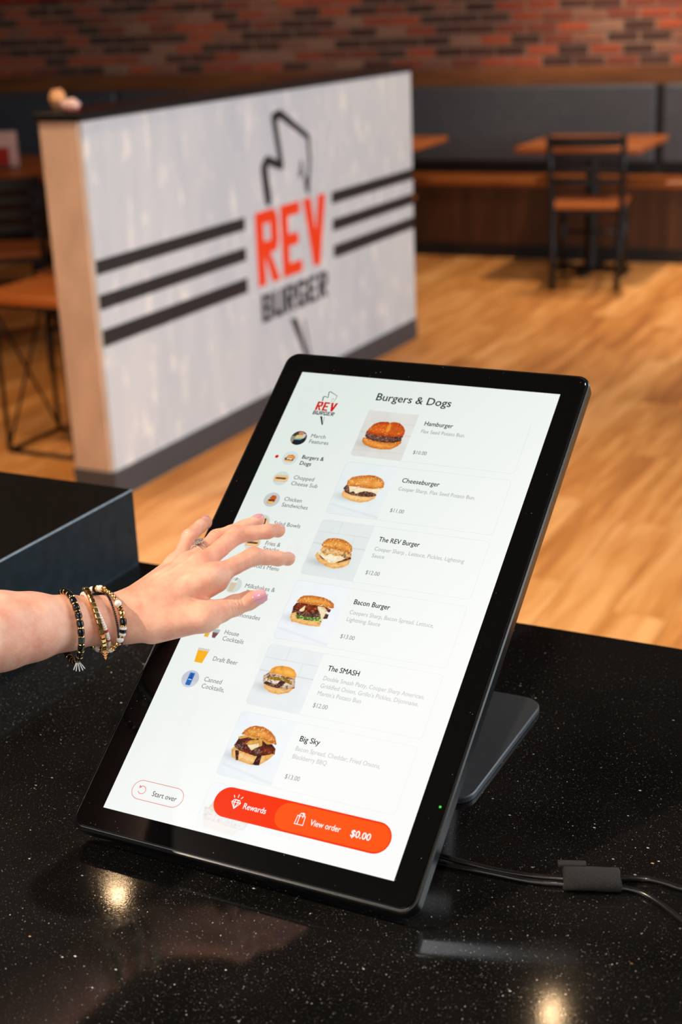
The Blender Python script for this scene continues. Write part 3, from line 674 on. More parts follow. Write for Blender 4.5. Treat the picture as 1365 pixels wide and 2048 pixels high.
PICS={
 1:[('bun',[(382,260),(389,241),(400,221),(422,209),(450,206),(462,210),(475,203),(499,206),(519,220),(532,237),(534,255),(530,263),(498,269),(462,270),(425,270),(397,264)]),('patty',[(383,263),(407,270),(463,273),(533,264),(531,274),(533,284),(507,295),(472,299),(428,297),(394,288),(384,279)]),('heel',[(379,290),(398,291),(429,300),(473,302),(508,298),(532,284),(536,294),(526,311),(505,327),(465,332),(428,329),(394,318),(381,305)]),],
 2:[('heel',[(387,551),(390,539),(415,547),(460,551),(506,548),(522,542),(518,555),(499,570),(470,579),(433,576),(405,567),(392,560)]),('patty',[(385,526),(391,513),(406,515),(415,539),(430,532),(439,544),(455,536),(473,526),(505,527),(521,540),(506,548),(460,552),(423,550),(398,542)]),('cheese',[(402,512),(427,512),(469,514),(504,512),(535,505),(529,518),(518,532),(506,529),(473,526),(454,534),(441,542),(428,532),(415,539)]),('bun',[(392,507),(390,492),(400,476),(428,465),(462,458),(491,458),(517,467),(533,482),(537,502),(504,512),(469,513),(427,512),(402,512)]),],
 3:[('patty',[(395,828),(403,814),(439,814),(498,811),(522,819),(521,831),(503,844),(471,851),(439,849),(409,840)]),('heel',[(384,829),(388,817),(397,830),(414,842),(448,850),(483,848),(509,836),(521,827),(522,846),(505,861),(474,871),(441,866),(404,850)]),('cheese',[(394,821),(402,811),(424,821),(444,815),(476,817),(502,823),(483,837),(465,849),(448,849),(429,841),(408,828)]),('sauce',[(395,804),(399,791),(430,791),(449,793),(486,797),(516,801),(520,812),(502,823),(483,814),(458,818),(437,809),(424,823),(401,810)]),('bun',[(391,780),(396,767),(407,754),(432,748),(463,749),(489,758),(507,771),(515,789),(510,797),(485,794),(448,790),(416,788),(397,786)]),],
 4:[('patty',[(386,1074),(385,1060),(404,1061),(434,1064),(464,1058),(494,1058),(502,1076),(473,1081),(441,1082),(410,1080)]),('patty',[(508,1058),(523,1060),(524,1074),(513,1076)]),('heel',[(387,1094),(386,1079),(399,1072),(410,1092),(445,1092),(477,1091),(507,1091),(507,1109),(471,1112),(439,1111),(410,1106),(400,1109)]),('lettuce',[(405,1081),(442,1084),(473,1081),(499,1076),(507,1090),(477,1091),(445,1092),(414,1092)]),('bacon',[(383,1050),(389,1035),(415,1028),(453,1030),(490,1029),(525,1040),(523,1048),(504,1040),(496,1055),(463,1056),(434,1064),(402,1062),(384,1058)]),('cheese',[(411,1060),(424,1041),(426,1058),(417,1063)]),('cheese',[(474,1035),(497,1035),(509,1043),(510,1057),(509,1072),(508,1087),(495,1060),(483,1048)]),('bun',[(388,1027),(394,1011),(404,1002),(435,996),(477,996),(508,1004),(527,1015),(532,1029),(514,1031),(481,1028),(441,1028),(410,1028)]),],
 5:[('heel',[(393,1362),(404,1364),(443,1368),(479,1366),(506,1356),(492,1377),(459,1390),(426,1388),(401,1376)]),('patty',[(386,1349),(424,1344),(500,1341),(507,1357),(443,1368),(404,1364)]),('onion',[(380,1334),(395,1319),(443,1324),(449,1321),(476,1325),(496,1323),(506,1353),(483,1365),(441,1364),(402,1358),(386,1354)]),('pickle',[(394,1334),(448,1331),(454,1338),(422,1340),(399,1340)]),('pickle',[(448,1323),(490,1338),(491,1345),(466,1340)]),('patty',[(391,1360),(396,1354),(440,1362),(449,1339),(467,1343),(451,1366),(421,1366)]),('plainbun',[(396,1316),(399,1302),(411,1292),(432,1286),(460,1286),(481,1293),(494,1307),(496,1318),(474,1320),(445,1318),(417,1316)]),],
 6:[('jam',[(379,1603),(384,1584),(387,1570),(411,1560),(448,1564),(480,1564),(510,1575),(527,1587),(531,1605),(503,1618),(462,1627),(425,1626),(394,1617)]),('patty',[(381,1602),(392,1591),(406,1593),(411,1609),(403,1617),(385,1613)]),('patty',[(450,1610),(461,1594),(477,1599),(479,1614),(463,1620)]),('bacon',[(480,1595),(497,1582),(526,1587),(531,1605),(506,1615),(484,1611)]),('bacon',[(410,1618),(431,1609),(445,1620),(430,1627)]),('heel',[(376,1621),(380,1611),(400,1620),(438,1625),(467,1628),(503,1618),(529,1606),(519,1625),(494,1651),(461,1657),(418,1652),(388,1645)]),('jam',[(391,1622),(401,1622),(410,1651),(406,1652)]),('jam',[(477,1621),(488,1621),(492,1653),(473,1655)]),('cheese',[(427,1593),(460,1581),(466,1589),(454,1598),(446,1607)]),('fry',[(382,1573),(414,1558),(448,1562),(445,1567),(415,1564),(388,1576)]),('fry',[(419,1590),(427,1577),(455,1569),(459,1577),(436,1588)]),('fry',[(455,1560),(465,1560),(475,1584),(470,1588)]),('fry',[(466,1562),(506,1571),(494,1575)]),('bun',[(389,1558),(394,1544),(407,1530),(426,1522),(453,1520),(484,1529),(509,1546),(524,1570),(504,1567),(474,1560),(442,1558),(409,1557)]),],
}

BACK = {1: ((216, 216, 210), (228, 226, 220)), 2: ((226, 234, 234), (236, 242, 242)), 3: ((222, 230, 228), (230, 236, 235)), 4: ((236, 241, 245), (246, 248, 250)), 5: ((232, 236, 238), (240, 243, 244)), 6: ((234, 242, 246), (248, 250, 251)), 7: ((246, 248, 249), (250, 251, 251))}
for i in range(1, 8):
    y0, y1 = CARDY[i - 1]; y0 = max(y0, 156) + 1; y1 -= 1
    if i == 7: y1 = 1915
    x0, x1 = 354, 565; nx = 118; ny = int((y1 - y0) / 1.8)
    yy = np.linspace(y0, y1, ny); r = 13.0; ins = np.zeros(ny)
    for k, y in enumerate(yy):
        for yc, on in ((y0 + r, i > 1 and y < y0 + r), (y1 - r, i < 7 and y > y1 - r)):
            if on: ins[k] = r - math.sqrt(max(0, r * r - (y - yc) ** 2))
    tx = np.linspace(0, 1, nx)[None, :]; X = x0 + ins[:, None] + tx * (x1 - x0 - ins[:, None]); Y = np.repeat(yy[:, None], nx, 1)
    a, c = BACK[i]; g = vnoise(X, Y, 40, i)[..., None]; fx = ((X - x0) / 211)[..., None]; fy = ((Y - y0) / (y1 - y0))[..., None]
    img = np.array(a) * (1 - np.clip(g * .5 + fx * .5, 0, 1)) + np.array(c) * np.clip(g * .5 + fx * .5, 0, 1)
    def seam(x_a, y_a, x_b, y_b, dk, wd=1.4):
        global img
        L = math.hypot(x_b - x_a, y_b - y_a); t_ = np.clip(((X - x_a) * (x_b - x_a) + (Y - y_a) * (y_b - y_a)) / L / L, 0, 1)
        d = np.hypot(X - x_a - t_ * (x_b - x_a), Y - y_a - t_ * (y_b - y_a)); img = img * (1 - dk * np.clip(1.5 - d / wd, 0, 1)[..., None])
    if i in (1, 3, 5):
        k = .05 if i != 1 else .035
        seam(x0, y0 + 52, x1, y0 + 52, k); seam(x0 + 82, y0, x0 + 82, y0 + 52, k); seam(x0 + 150, y0 + 52, x0 + 150, y0 + 104, k); seam(x0, y0 + 104, x1, y0 + 104, k * 1.6, 2)
    if i == 1: seam(x0, y0 + 190, x1, y0 + 186, .03, 3)
    if i in (2, 4, 6): seam(x0 + 10, y1 - 40, x1, y1 - 8, .03, 5)
    if i < 7:
        L = PICS[i]
        if i == 1: L = [({'bun': 'darkbun', 'heel': 'heel_dark'}.get(k, k), p) for k, p in L]; L = L[::-1]
        allp = np.array([q for k, p in L for q in p]); bx, by = allp[:, 0].min(), allp[:, 1].max(); bw = np.ptp(allp[:, 0])
        sh = np.exp(-(((X - bx - bw * .28) / (bw * .42)) ** 2 + ((Y - by + 16) / 17) ** 2)); img = img * (1 - .16 * sh[..., None])
        paint(img, X, Y, L, i * 11)
        if i == 1: d = inpoly([(460, 210), (468, 210), (474, 240), (462, 256), (456, 240)], X, Y); f = np.clip(d / 4 + .5, 0, 1)[..., None] * .7; img = img * (1 - f) + np.array((244, 170, 50)) * f
    else:
        lay = [('heel', [(370, 1860), (520, 1870), (500, 1905), (390, 1900)]), ('onion', [(366, 1836), (470, 1842), (536, 1850), (530, 1880), (380, 1872)]), ('bun', [(380, 1835), (392, 1800), (420, 1780), (480, 1780), (530, 1810), (536, 1850), (470, 1846)])]
        base = img.copy(); paint(img, X, Y, lay, 77); k = np.clip(.42 - fy * .38, 0.02, 1); img = base * (1 - k) + img * k
    grid_mesh('menu_picture', X, Y, img, .00010)

# category icons: round pictures on polar grids
def icon(cx, cy, r, base, layers, seed, extra=None):
    nr, na = 20, 48; rr = np.linspace(.01, 1, nr)[:, None] * r; aa = np.linspace(0, 2 * PI, na)[None, :]
    X = cx + rr * np.cos(aa); Y = cy - rr * np.sin(aa); img = np.ones(X.shape + (3,)) * np.array(base, float)
    L = [(k, [(cx + p[0] * r, cy + p[1] * r) for p in P]) for k, P in layers]
    if extra: extra(img, X, Y, cx, cy, r)
    if L: paint(img, X, Y, L, seed, .35, 1.6)
    # wind the polar grid so its faces look out of the panel
    grid_mesh('category_icon', X[::-1], Y[::-1], img[::-1], .00010)
def patches(lst):
    def f(img, X, Y, cx, cy, r):
        for col_, P in lst:
            d = inpoly([(cx + p[0] * r, cy + p[1] * r) for p in P], X, Y); a = np.clip(d / 1.6 + .5, 0, 1)[..., None]; img[:] = img * (1 - a) + np.array(col_) * a
    return f
BUN = [('heel', [(-.6, .25), (.45, .3), (.4, .5), (-.3, .55), (-.6, .42)]), ('patty', [(-.62, .0), (.5, .1), (.5, .3), (-.6, .28)]), ('cheese', [(-.4, -.05), (.5, .0), (.2, .2), (-.1, .12), (-.3, .2)]), ('bun', [(-.5, -.05), (-.3, -.4), (.2, -.5), (.6, -.25), (.6, .05)])]
SUBR = [('heel', [(-.85, .0), (-.7, -.34), (.6, -.44), (.85, -.2), (.85, .2), (.6, .4), (-.7, .45)]), ('patty', [(-.7, -.02), (-.5, -.1), (.6, -.14), (.66, .0), (.5, .08), (-.6, .12)])]
CHK = [('fry', [(-.5, .2), (-.1, -.3), (.45, -.15), (.5, .3), (.1, .6), (-.4, .55)]), ('bacon', [(-.4, .0), (.4, .0), (.4, .2), (-.3, .25)]), ('darkbun', [(-.3, -.2), (-.1, -.55), (.3, -.6), (.5, -.3), (.4, -.05), (-.1, -.05)])]
BOWL = [('heel', [(-.6, -.5), (.5, -.6), (.8, 0), (.4, .6), (-.4, .7)]), ('jam', [(-.4, -.4), (.4, -.5), (.5, .3), (-.3, .5)])]
ICON_Y = (323, 421, 518, 618, 722, 816, 913, 1004, 1107, 1205, 1305, 1399)
icon(112, ICON_Y[0], 34, (150, 142, 120), [], 1, patches([((60, 54, 46), [(-1, -1), (1, -1), (1, -.3), (-1, -.2)]), ((206, 204, 196), [(.35, -.7), (.8, -.6), (.5, .4), (.3, .2)]), ((196, 128, 104), [(-.25, -.9), (.35, -.95), (.4, -.45), (-.2, -.4)]), ((214, 198, 132), [(-.4, -.4), (.4, -.45), (.5, .25), (-.5, .3)]), ((96, 158, 172), [(-.5, .15), (.6, .0), (.5, .45), (-.5, .5)]), ((24, 26, 34), [(-.5, .3), (.3, .25), (.9, -.3), (1, .6), (.2, 1), (-.6, .9)])]))
icon(113, ICON_Y[1], 33, (212, 222, 222), BUN, 2)
icon(113, ICON_Y[2], 33, (208, 218, 216), SUBR, 3)
icon(114, ICON_Y[3], 33, (196, 200, 200), CHK, 4)
icon(114, ICON_Y[4], 33, (206, 212, 208), BOWL, 5)
icon(114, ICON_Y[5], 33, (216, 222, 220), SUBR, 6)
icon(114, ICON_Y[6], 33, (222, 226, 224), CHK, 7)
icon(114, ICON_Y[7], 33, (206, 218, 212), [], 8, patches([((214, 196, 164), [(-.45, -.3), (.3, -.4), (.2, .8), (-.4, .85)]), ((236, 232, 222), [(-.4, -.6), (.25, -.65), (.3, -.35), (-.45, -.3)]), ((50, 50, 50), [(.02, -.95), (.12, -.95), (.04, -.6), (-.04, -.6)])]))
icon(114, ICON_Y[8], 33, (230, 234, 230), [], 9, patches([((240, 214, 110), [(-.3, -.5), (.3, -.5), (.25, .6), (-.25, .6)])]))
icon(111, ICON_Y[9], 36, (240, 243, 241), [], 10, patches([((232, 178, 60), [(-.75, -.1), (-.15, -.1), (-.2, .65), (-.65, .65)]), ((246, 238, 214), [(-.75, -.25), (-.15, -.25), (-.2, .15), (-.72, .15)]), ((122, 72, 74), [(.1, .0), (.8, -.05), (.6, .6), (.25, .6)]), ((176, 186, 190), [(.05, -.4), (.85, -.4), (.8, .0), (.1, .0)]), ((214, 178, 60), [(.3, -.85), (.5, -.9), (.5, -.5), (.3, -.5)]), ((96, 60, 40), [(-.3, -.55), (.0, -.6), (.0, -.35), (-.3, -.3)])]))
flat([[(88, 1283), (133, 1283), (126, 1332), (94, 1332)]], 'category_icon', screen_mat('lcd_beer', srgb(246, 172, 20), srgb(250, 186, 40)), .00010)
flat([[(86, 1274), (135, 1274), (133, 1284), (88, 1284)]], 'category_icon', screen_mat('lcd_glass', srgb(205, 200, 190), srgb(220, 214, 205)), .00011)
icon(108, ICON_Y[11], 34, (196, 200, 212), [], 12, patches([((206, 210, 220), [(-1, .3), (1, .2), (1, 1), (-1, 1)]), ((20, 104, 190), [(-.26, -.72), (.26, -.72), (.3, -.62), (.3, .66), (.24, .74), (-.24, .74), (-.3, .66), (-.3, -.62)]), ((14, 60, 140), [(-.05, -.6), (.08, -.6), (.08, -.15), (-.05, -.15)]), ((206, 222, 240), [(-.2, .02), (.2, .02), (.2, .12), (-.2, .12)]), ((10, 60, 130), [(-.26, -.14), (.26, -.14), (.26, -.04), (-.26, -.04)])]))
disc = lambda cx, cy, r, n=24: [(cx + r * math.cos(2 * PI * k / n), cy + r * math.sin(2 * PI * k / n)) for k in range(n)]
flat([disc(55, 420, 7.5)], 'selected_dot', M['ui_red'])
flat([disc(291, 828, 34, 40)], 'touch_ripple', M['ui_ripple'], .00006)
# logo on the screen: the partition sign in small
wu = lambda y, z: (126 + (y - 3.993) * 147, 139 - (z - .824) * 148)
for i, chx in enumerate('REV'):
    y0 = (3.994, 4.197, 4.392)[i]; wd = (.178, .172, .200)[i]
    flat([[wu(y0 + a * wd, .538 + b * .287) for a, b in p] for p in letter(chx, .34, .17)], 'logo_letter', M['ui_red'], .00010)
for i, chx in enumerate('BURGER'):
    y0 = 3.985 + i * .107; flat([[wu(y0 + a * .092, .392 + b * .125) for a, b in p] for p in letter(chx, .28, .18)], 'logo_letter', M['txt_dark'], .00010)
flat([[wu(*p) for p in P] for P in stroke2(KNIFE, [w_ * .55 for w_ in KNIFE_W])] + [[wu(*p) for p in P] for P in stroke2([(4.392, .975), (4.398, .935)], .012) + stroke2([(4.360, .945), (4.363, .915)], .010) + stroke2([(4.375, .885), (4.378, .868)], .012)], 'logo_outline', M['txt_dark'])
flat([[wu(4.236, .350), wu(4.300, .346), wu(4.402, .115), wu(4.408, .062), wu(4.380, .085)]] + [[wu(*p) for p in P] for P in stroke2([(4.365, .34), (4.412, .09)], .010)], 'logo_tip', M['txt_dark'])
# order button, start over button and their icons
flat([rrect(388, 1748, 1028, 1854, 53, 12)], 'order_button', M['ui_btn'], .00016)
flat([rrect(618, 1754, 1024, 1848, 46, 12)], 'view_order_button', M['ui_btn2'], .00020)
def shrink(polys, c, k): return [[(c[0] + (p[0] - c[0]) * k, c[1] + (p[1] - c[1]) * k) for p in P] for P in polys]
dia = [(448, 1795), (456, 1785), (480, 1785), (488, 1795), (468, 1822)]
flat(shrink(outline(dia, 4.5) + stroke2([(448, 1795), (488, 1795)], 3.5) + stroke2([(468, 1822), (459, 1795), (464, 1785)], 3.5) + stroke2([(468, 1822), (477, 1795), (472, 1785)], 3.5) + stroke2([(453, 1776), (448, 1768)], 3.5) + stroke2([(468, 1773), (468, 1762)], 3.5) + stroke2([(483, 1776), (488, 1768)], 3.5), (468, 1798), .82), 'gem_icon', M['ui_white'], .00026)
flat(shrink(outline([(693, 1787), (725, 1787), (727, 1822), (691, 1822)], 4.5) + stroke2([(702, 1787), (702, 1822)], 3.5) + stroke2([(701, 1793), (701, 1781), (705, 1776), (711, 1776), (715, 1781), (715, 1793)], 3.5) + stroke2([(708, 1778), (712, 1774), (718, 1776), (721, 1783)], 3.5), (708, 1800), .84), 'bag_icon', M['ui_white'], .00026)
flat(outline(rrect(76, 1796, 276, 1864, 34, 10), 2.2), 'start_over_button', M['ui_pink'], .00016)
flat(stroke2([(114 + 14 * math.cos(a), 1830 - 14 * math.sin(a)) for a in [math.radians(140 - 290 * k / 18) for k in range(19)]], 2.4) + [[(99, 1814), (100, 1826), (110, 1821)]], 'undo_icon', M['ui_pink'], .00020)

# ---------------------------------------------------------------- cables and their fabric strap
def spline(P, n=8):
    P = [Vector(p) for p in P]; P = [P[0] * 2 - P[1]] + P + [P[-1] * 2 - P[-2]]; out = []
    for i in range(1, len(P) - 2):
        for k in range(n):
            t = k / n; a, b, c, d = P[i - 1:i + 3]
            out.append(.5 * ((2 * b) + (c - a) * t + (2 * a - 5 * b + 4 * c - d) * t * t + (3 * b - a - 3 * c + d) * t ** 3))
    return out + [P[-2]]
cz = ZC + .0024
def cable(label, pts, r):
    P = [(x, y, z) for x, y, z in pts]; o = Vector(P[0])
    t = B().tube([q - o for q in spline(P)], r, 12).build('power_cable', M['cable'], None, True, o); return tag(t, label, 'cable', 'cables behind the kiosk')
cable('upper black cable curving right beyond the fabric strap', [(.22, .100, cz + .02), (.2351, .0824, cz + .012), (.2691, .0804, cz + .004), (.3078, .0824, cz + .0005), (.3413, .0858, cz), (.373, .0932, cz + .0002), (.3945, .101, cz + .0006), (.4116, .1098, cz + .0005), (.4323, .1187, cz), (.4535, .1176, cz), (.4745, .1104, cz), (.56, .06, cz), (.68, .02, cz)], .0023)
cable('lower black cable dropping to the right edge beyond the fabric strap', [(.22, .092, cz + .015), (.2368, .0780, cz + .006), (.273, .0752, cz), (.3131, .0778, cz), (.3481, .0800, cz), (.3749, .0868, cz), (.3971, .0929, cz), (.4144, .0995, cz), (.4304, .1000, cz), (.4467, .0930, cz), (.4692, .0775, cz), (.4853, .0650, cz), (.55, .01, cz), (.6, -.04, cz)], .0022)
tp = thing('cable_strap', 'fuzzy black fabric strap wrapped round both cables', 'cable strap', (.394, .0955, ZC), math.radians(20))
b = B(); rings = []
for x in (-.0215, -.021, -.01, 0, .01, .021, .0215):
    k = .93 if abs(x) > .0212 else 1.0
    rings.append([(x + .0012 * math.sin(a * 2 + x * 90), .0125 * k * math.cos(a) * (1 + .05 * math.sin(3 * a + x * 200)), max(.0003, .0072 + .0072 * k * math.sin(a))) for a in [2 * PI * q / 24 for q in range(24)]])
n = 24; v = [q for g in rings for q in g]; f = []
for i in range(len(rings) - 1):
    for q in range(n): f.append((i * n + q, (i + 1) * n + q, (i + 1) * n + (q + 1) % n, i * n + (q + 1) % n))
f += [tuple(range(n)), tuple((len(rings) - 1) * n + q for q in range(n))[::-1]]
B().raw(v, f).build('wrap', M['strap'], tp, True)
B().box((-.026, .006, .0125), (-.004, .0142, .0150), .0006, Matrix.Rotation(-.12, 4, 'X')).build('tail_end', M['strap'], tp)


# ---------------------------------------------------------------- the person's arm and hand (distance-field surface, mm)
J = {k: np.array(v, np.float32) for k, v in {'W':(-26.2,90.4,132.1),'M2':(37.9,137.5,162.4),'P2':(57.2,173.7,169.9),'D2':(71.8,191.4,163.5),'T2':(76.1,204.5,159.2),'M3':(19.4,146.5,166.6),'P3':(31.7,188.1,181.2),'D3':(53.0,207.8,180.9),'T3':(57.1,222.4,177.7),'M4':(1.9,151.3,162.3),'P4':(9.3,191.2,174.6),'D4':(27.4,211.5,181.0),'T4':(35.0,225.1,184.1),'M5':(-13.9,156.5,158.0),'P5':(-15.5,184.1,175.2),'D5':(-14.2,202.3,179.2),'T5':(-15.5,214.0,179.4),'M1':(41.6,112.7,133.9),'P1':(54.8,141.4,135.6),'T1':(72.5,154.3,141.2),'C1':(-1.8,95.9,127.6)}.items()}
AX = [(np.array(p, np.float32), r) for p, r in (((-128, -150, 184), 39), ((-117, -113, 174.8), 39), ((-100.3, -55.5, 162), 37), ((-79.9, -8.2, 152.3), 32.5), ((-68.1, 15.3, 147.9), 28.5), ((-52.5, 44.8, 141.7), 22.8), ((-37.9, 70.3, 135.7), 20.2), ((-26.2, 90.4, 132.1), 20.6))]
CAMV = np.array((666, -830, 631), np.float32)
def nrm(v): return v / np.linalg.norm(v)
radial = nrm(J['M2'] - J['M5']); hand_dir = nrm((J['M2'] + J['M3'] + J['M4'] + J['M5']) / 4 - J['W'])
DORS = np.cross(radial, hand_dir); DORS = nrm(DORS if DORS @ nrm(CAMV - J['M3']) > 0 else -DORS)
def cone(P, a, b, ra, rb):
    ba = b - a; h = np.clip(((P - a) @ ba) / (ba @ ba), 0, 1); return np.linalg.norm(P - a - h[:, None] * ba, axis=1) - (ra + (rb - ra) * h)
def ball(P, c, r): return np.linalg.norm(P - c, axis=1) - r
def smin(a, b, k): h = np.clip(.5 + .5 * (b - a) / k, 0, 1); return b + (a - b) * h - k * h * (1 - h)
FING = {'2': (10.2, 8.3, 6.7, 5.3), '3': (10.2, 8.3, 6.7, 5.4), '4': (9.6, 7.7, 6.3, 5.0), '5': (8.8, 6.6, 5.9, 5.1)}
def dorsal(a, d=None):
    d = DORS if d is None else d; return nrm(d - a * (d @ a))
def crease(P, f, c, axis, dv, offs, depth, wid=.75, reach=11):
    q = P - c; s = q @ axis; side = np.clip((q @ dv) / 5 + .2, 0, 1); near = np.exp(-(np.linalg.norm(q, axis=1) / reach) ** 4)
    for o_, k in offs: f = f + depth * k * np.exp(-((s - o_) / wid) ** 2) * side * near
    return f
def sdf(P):
    f = None
    for (a, ra), (b, rb) in zip(AX[:-1], AX[1:]):
        d = cone(P, a, b, ra, rb); f = d if f is None else smin(f, d, 6)
    W = J['W']; Wr = W + radial * 4; palm = None
    for k, r0, r1, off in (('2', 17, 11, 5), ('3', 17.5, 11.2, 1.5), ('4', 17.5, 10.4, -2), ('5', 17, 9.4, -5)):
        d = cone(P, W + radial * off, J['M' + k] - DORS * 1.0, r0, r1); palm = d if palm is None else smin(palm, d, 7)
        palm = smin(palm, cone(P, W + radial * off - DORS * 4, J['M' + k] - DORS * 7, 14, 9), 7)
    th = cone(P, J['C1'], J['M1'], 17.5, 12.2)
    palm = smin(palm, th, 9)
    web = cone(P, J['C1'] * .58 + J['M2'] * .42 - DORS * 2, J['M1'] * .74 + J['M2'] * .26 - DORS * 3, 8, 3.5); palm = smin(palm, web, 9)
    f = smin(f, palm, 10)
    # tendons and knuckles on the back of the hand
    for k, r in (('2', 9.2), ('3', 9.4), ('4', 8.6), ('5', 7.6)):
        f = smin(f, ball(P, J['M' + k] + DORS * 2.6, r), 5)
    for k in '234':
        f = smin(f, cone(P, W * .6 + J['M' + k] * .4 + DORS * 11.0, J['M' + k] + DORS * 9.2, 1.8, 2.4), 4.5)
    g = None
    for k, (r0, r1, r2, r3) in FING.items():
        A, Bq, Cq, D = J['M' + k], J['P' + k], J['D' + k], J['T' + k]
        d = cone(P, A, A * .45 + Bq * .55, r0 * .93, r1 * .93); d = smin(d, cone(P, A * .45 + Bq * .55, Bq, r1 * .93, r1), 2)
        d = smin(d, cone(P, Bq, (Bq + Cq) / 2, r1 * .97, r2 * 1.0), 2.5); d = smin(d, cone(P, (Bq + Cq) / 2, Cq, r2 * 1.0, r2), 2); d = smin(d, cone(P, Cq, D, r2 * .98, r3), 2.5)
        ax = nrm(Cq - A); dv = dorsal(ax); d = smin(d, ball(P, Bq + dv * 1.1, r1 * .86), 3)
        d = smin(d, ball(P, D - dorsal(nrm(D - Cq)) * 1.2 - nrm(D - Cq) * 2, r3 * 1.02), 2.5)
        d = crease(P, d, Bq + dv * r1 * .8, ax, dv, ((-4.6, .6), (-2.4, 1), (0, 1.2), (2.4, 1), (4.6, .6)), 1.7, .75)
        ax2 = nrm(D - Bq); dv2 = dorsal(ax2); d = crease(P, d, Cq + dv2 * r2 * .8, ax2, dv2, ((-1.8, .8), (0, 1), (1.8, .7)), 1.0, .65, 7)
        g = d if g is None else np.minimum(g, d)
    A, Bq, D = J['M1'], J['P1'], J['T1']
    d = cone(P, A, A * .5 + Bq * .5, 12.0, 9.6); d = smin(d, cone(P, A * .5 + Bq * .5, Bq, 9.6, 9.2), 3); d = smin(d, cone(P, Bq, Bq * .45 + D * .55, 9.0, 8.2), 3); d = smin(d, cone(P, Bq * .45 + D * .55, D, 8.2, 6.6), 3)
    ax = nrm(D - A); dv = dorsal(ax, nrm(CAMV - Bq)); d = crease(P, d, Bq + dv * 7.5, ax, dv, ((-6.8, .6), (-3.8, 1), (-1.2, 1.3), (1.8, 1.1), (4.4, .7)), 1.5, .9, 13)
    g = np.minimum(g, d)
    f = smin(f, g, 6)
    # small folds where the thumb web meets the palm
    c = J['C1'] * .12 + J['M1'] * .56 + J['M2'] * .32 + DORS * 4; q = P - c; ax = nrm(J['M2'] - J['M1']); s = q @ ax; near = np.exp(-(np.linalg.norm(q, axis=1) / 9) ** 4)
    for o_ in (-1.5, 2.0): f = f + .9 * np.exp(-((s - o_ - .08 * (q @ hand_dir)) / 1.0) ** 2) * near
    return f
def surface(lo, hi, st):
    """surface nets of the distance field, evaluated only near the surface"""
    lo = np.array(lo, np.float32); n = np.ceil((np.array(hi) - lo) / st).astype(int); cb = 8
    n = ((n + cb - 1) // cb) * cb; nb_ = n // cb; G = np.full(tuple(n), 9.0, np.float32)
    ci = np.stack(np.meshgrid(*[np.arange(k) for k in nb_], indexing='ij'), -1).reshape(-1, 3)
    cc = (lo + (ci + .5) * cb * st).astype(np.float32); d = sdf(cc); R = cb * st * .9 + 2.5
    G.reshape(nb_[0], cb, nb_[1], cb, nb_[2], cb).transpose(0, 2, 4, 1, 3, 5)[...] = np.where(d < 0, -9, 9).reshape(tuple(nb_) + (1, 1, 1))
    act = ci[np.abs(d) < R]; off = np.stack(np.meshgrid(*[np.arange(cb)] * 3, indexing='ij'), -1).reshape(-1, 3)
    for k in range(0, len(act), 400):
        idx = (act[k:k + 400, None, :] * cb + off[None]).reshape(-1, 3); v = sdf((lo + idx * st).astype(np.float32)); G[idx[:, 0], idx[:, 1], idx[:, 2]] = v
    S = G < 0; nx, ny, nz = [k - 1 for k in G.shape]
    cnt = np.zeros((nx, ny, nz), np.int8)
    for a in (0, 1):
        for b_ in (0, 1):
            for c_ in (0, 1): cnt += S[a:a + nx, b_:b_ + ny, c_:c_ + nz]
    cell = np.argwhere((cnt > 0) & (cnt < 8)); vid = np.full((nx, ny, nz), -1, np.int32); vid[cell[:, 0], cell[:, 1], cell[:, 2]] = np.arange(len(cell))
    acc = np.zeros((len(cell), 3)); num = np.zeros(len(cell)); cor = [(a, b_, c_) for a in (0, 1) for b_ in (0, 1) for c_ in (0, 1)]
    val = {q: G[cell[:, 0] + q[0], cell[:, 1] + q[1], cell[:, 2] + q[2]] for q in cor}
    for q in cor:
        for ax in range(3):
            if q[ax] == 0:
                q2 = list(q); q2[ax] = 1; q2 = tuple(q2); a, b_ = val[q], val[q2]; x = (a < 0) != (b_ < 0); t = np.where(x, a / np.where(x, a - b_, 1), 0)
                p = np.repeat(np.array(q, float)[None], len(cell), 0); p[:, ax] = t; acc[x] += p[x]; num[x] += 1
    V = (lo + (cell + acc / num[:, None]) * st); F = []
    for ax in range(3):
        o1, o2 = [(1, 2), (2, 0), (0, 1)][ax]
        sl0 = [slice(1, k) for k in (nx, ny, nz)]; sl1 = list(sl0); sl0[ax] = slice(0, (nx, ny, nz)[ax]); sl1[ax] = slice(1, (nx, ny, nz)[ax] + 1)
        a, b_ = S[tuple(sl0)], S[tuple(sl1)]; e = np.argwhere(a != b_); base = e.copy(); base[:, o1] += 1; base[:, o2] += 1
        ins = a[e[:, 0], e[:, 1], e[:, 2]]
        def at(d1, d2):
            q = base.copy(); q[:, o1] -= d1; q[:, o2] -= d2; return vid[q[:, 0], q[:, 1], q[:, 2]]
        quad = np.stack([at(0, 0), at(1, 0), at(1, 1), at(0, 1)], -1); quad[~ins] = quad[~ins][:, ::-1]; F.append(quad)
    return V, np.concatenate(F)
V, F = surface((-176, -196, 92), (96, 244, 232), .66)
V = V / 1000.0 + np.array(SO)
PO = Vector(tuple(np.array(SO) + AX[0][0] / 1000.0))
pr = thing('person', 'bare left arm and hand reaching from the left to touch the screen', 'person', PO)
me = bpy.data.meshes.new('arm'); me.vertices.add(len(V)); me.vertices.foreach_set('co', (V - np.array(PO)).astype(np.float32).ravel())
me.loops.add(F.size); me.loops.foreach_set('vertex_index', F.ravel().astype(np.int32)); me.polygons.add(len(F)); me.polygons.foreach_set('loop_start', np.arange(0, F.size, 4, dtype=np.int32))
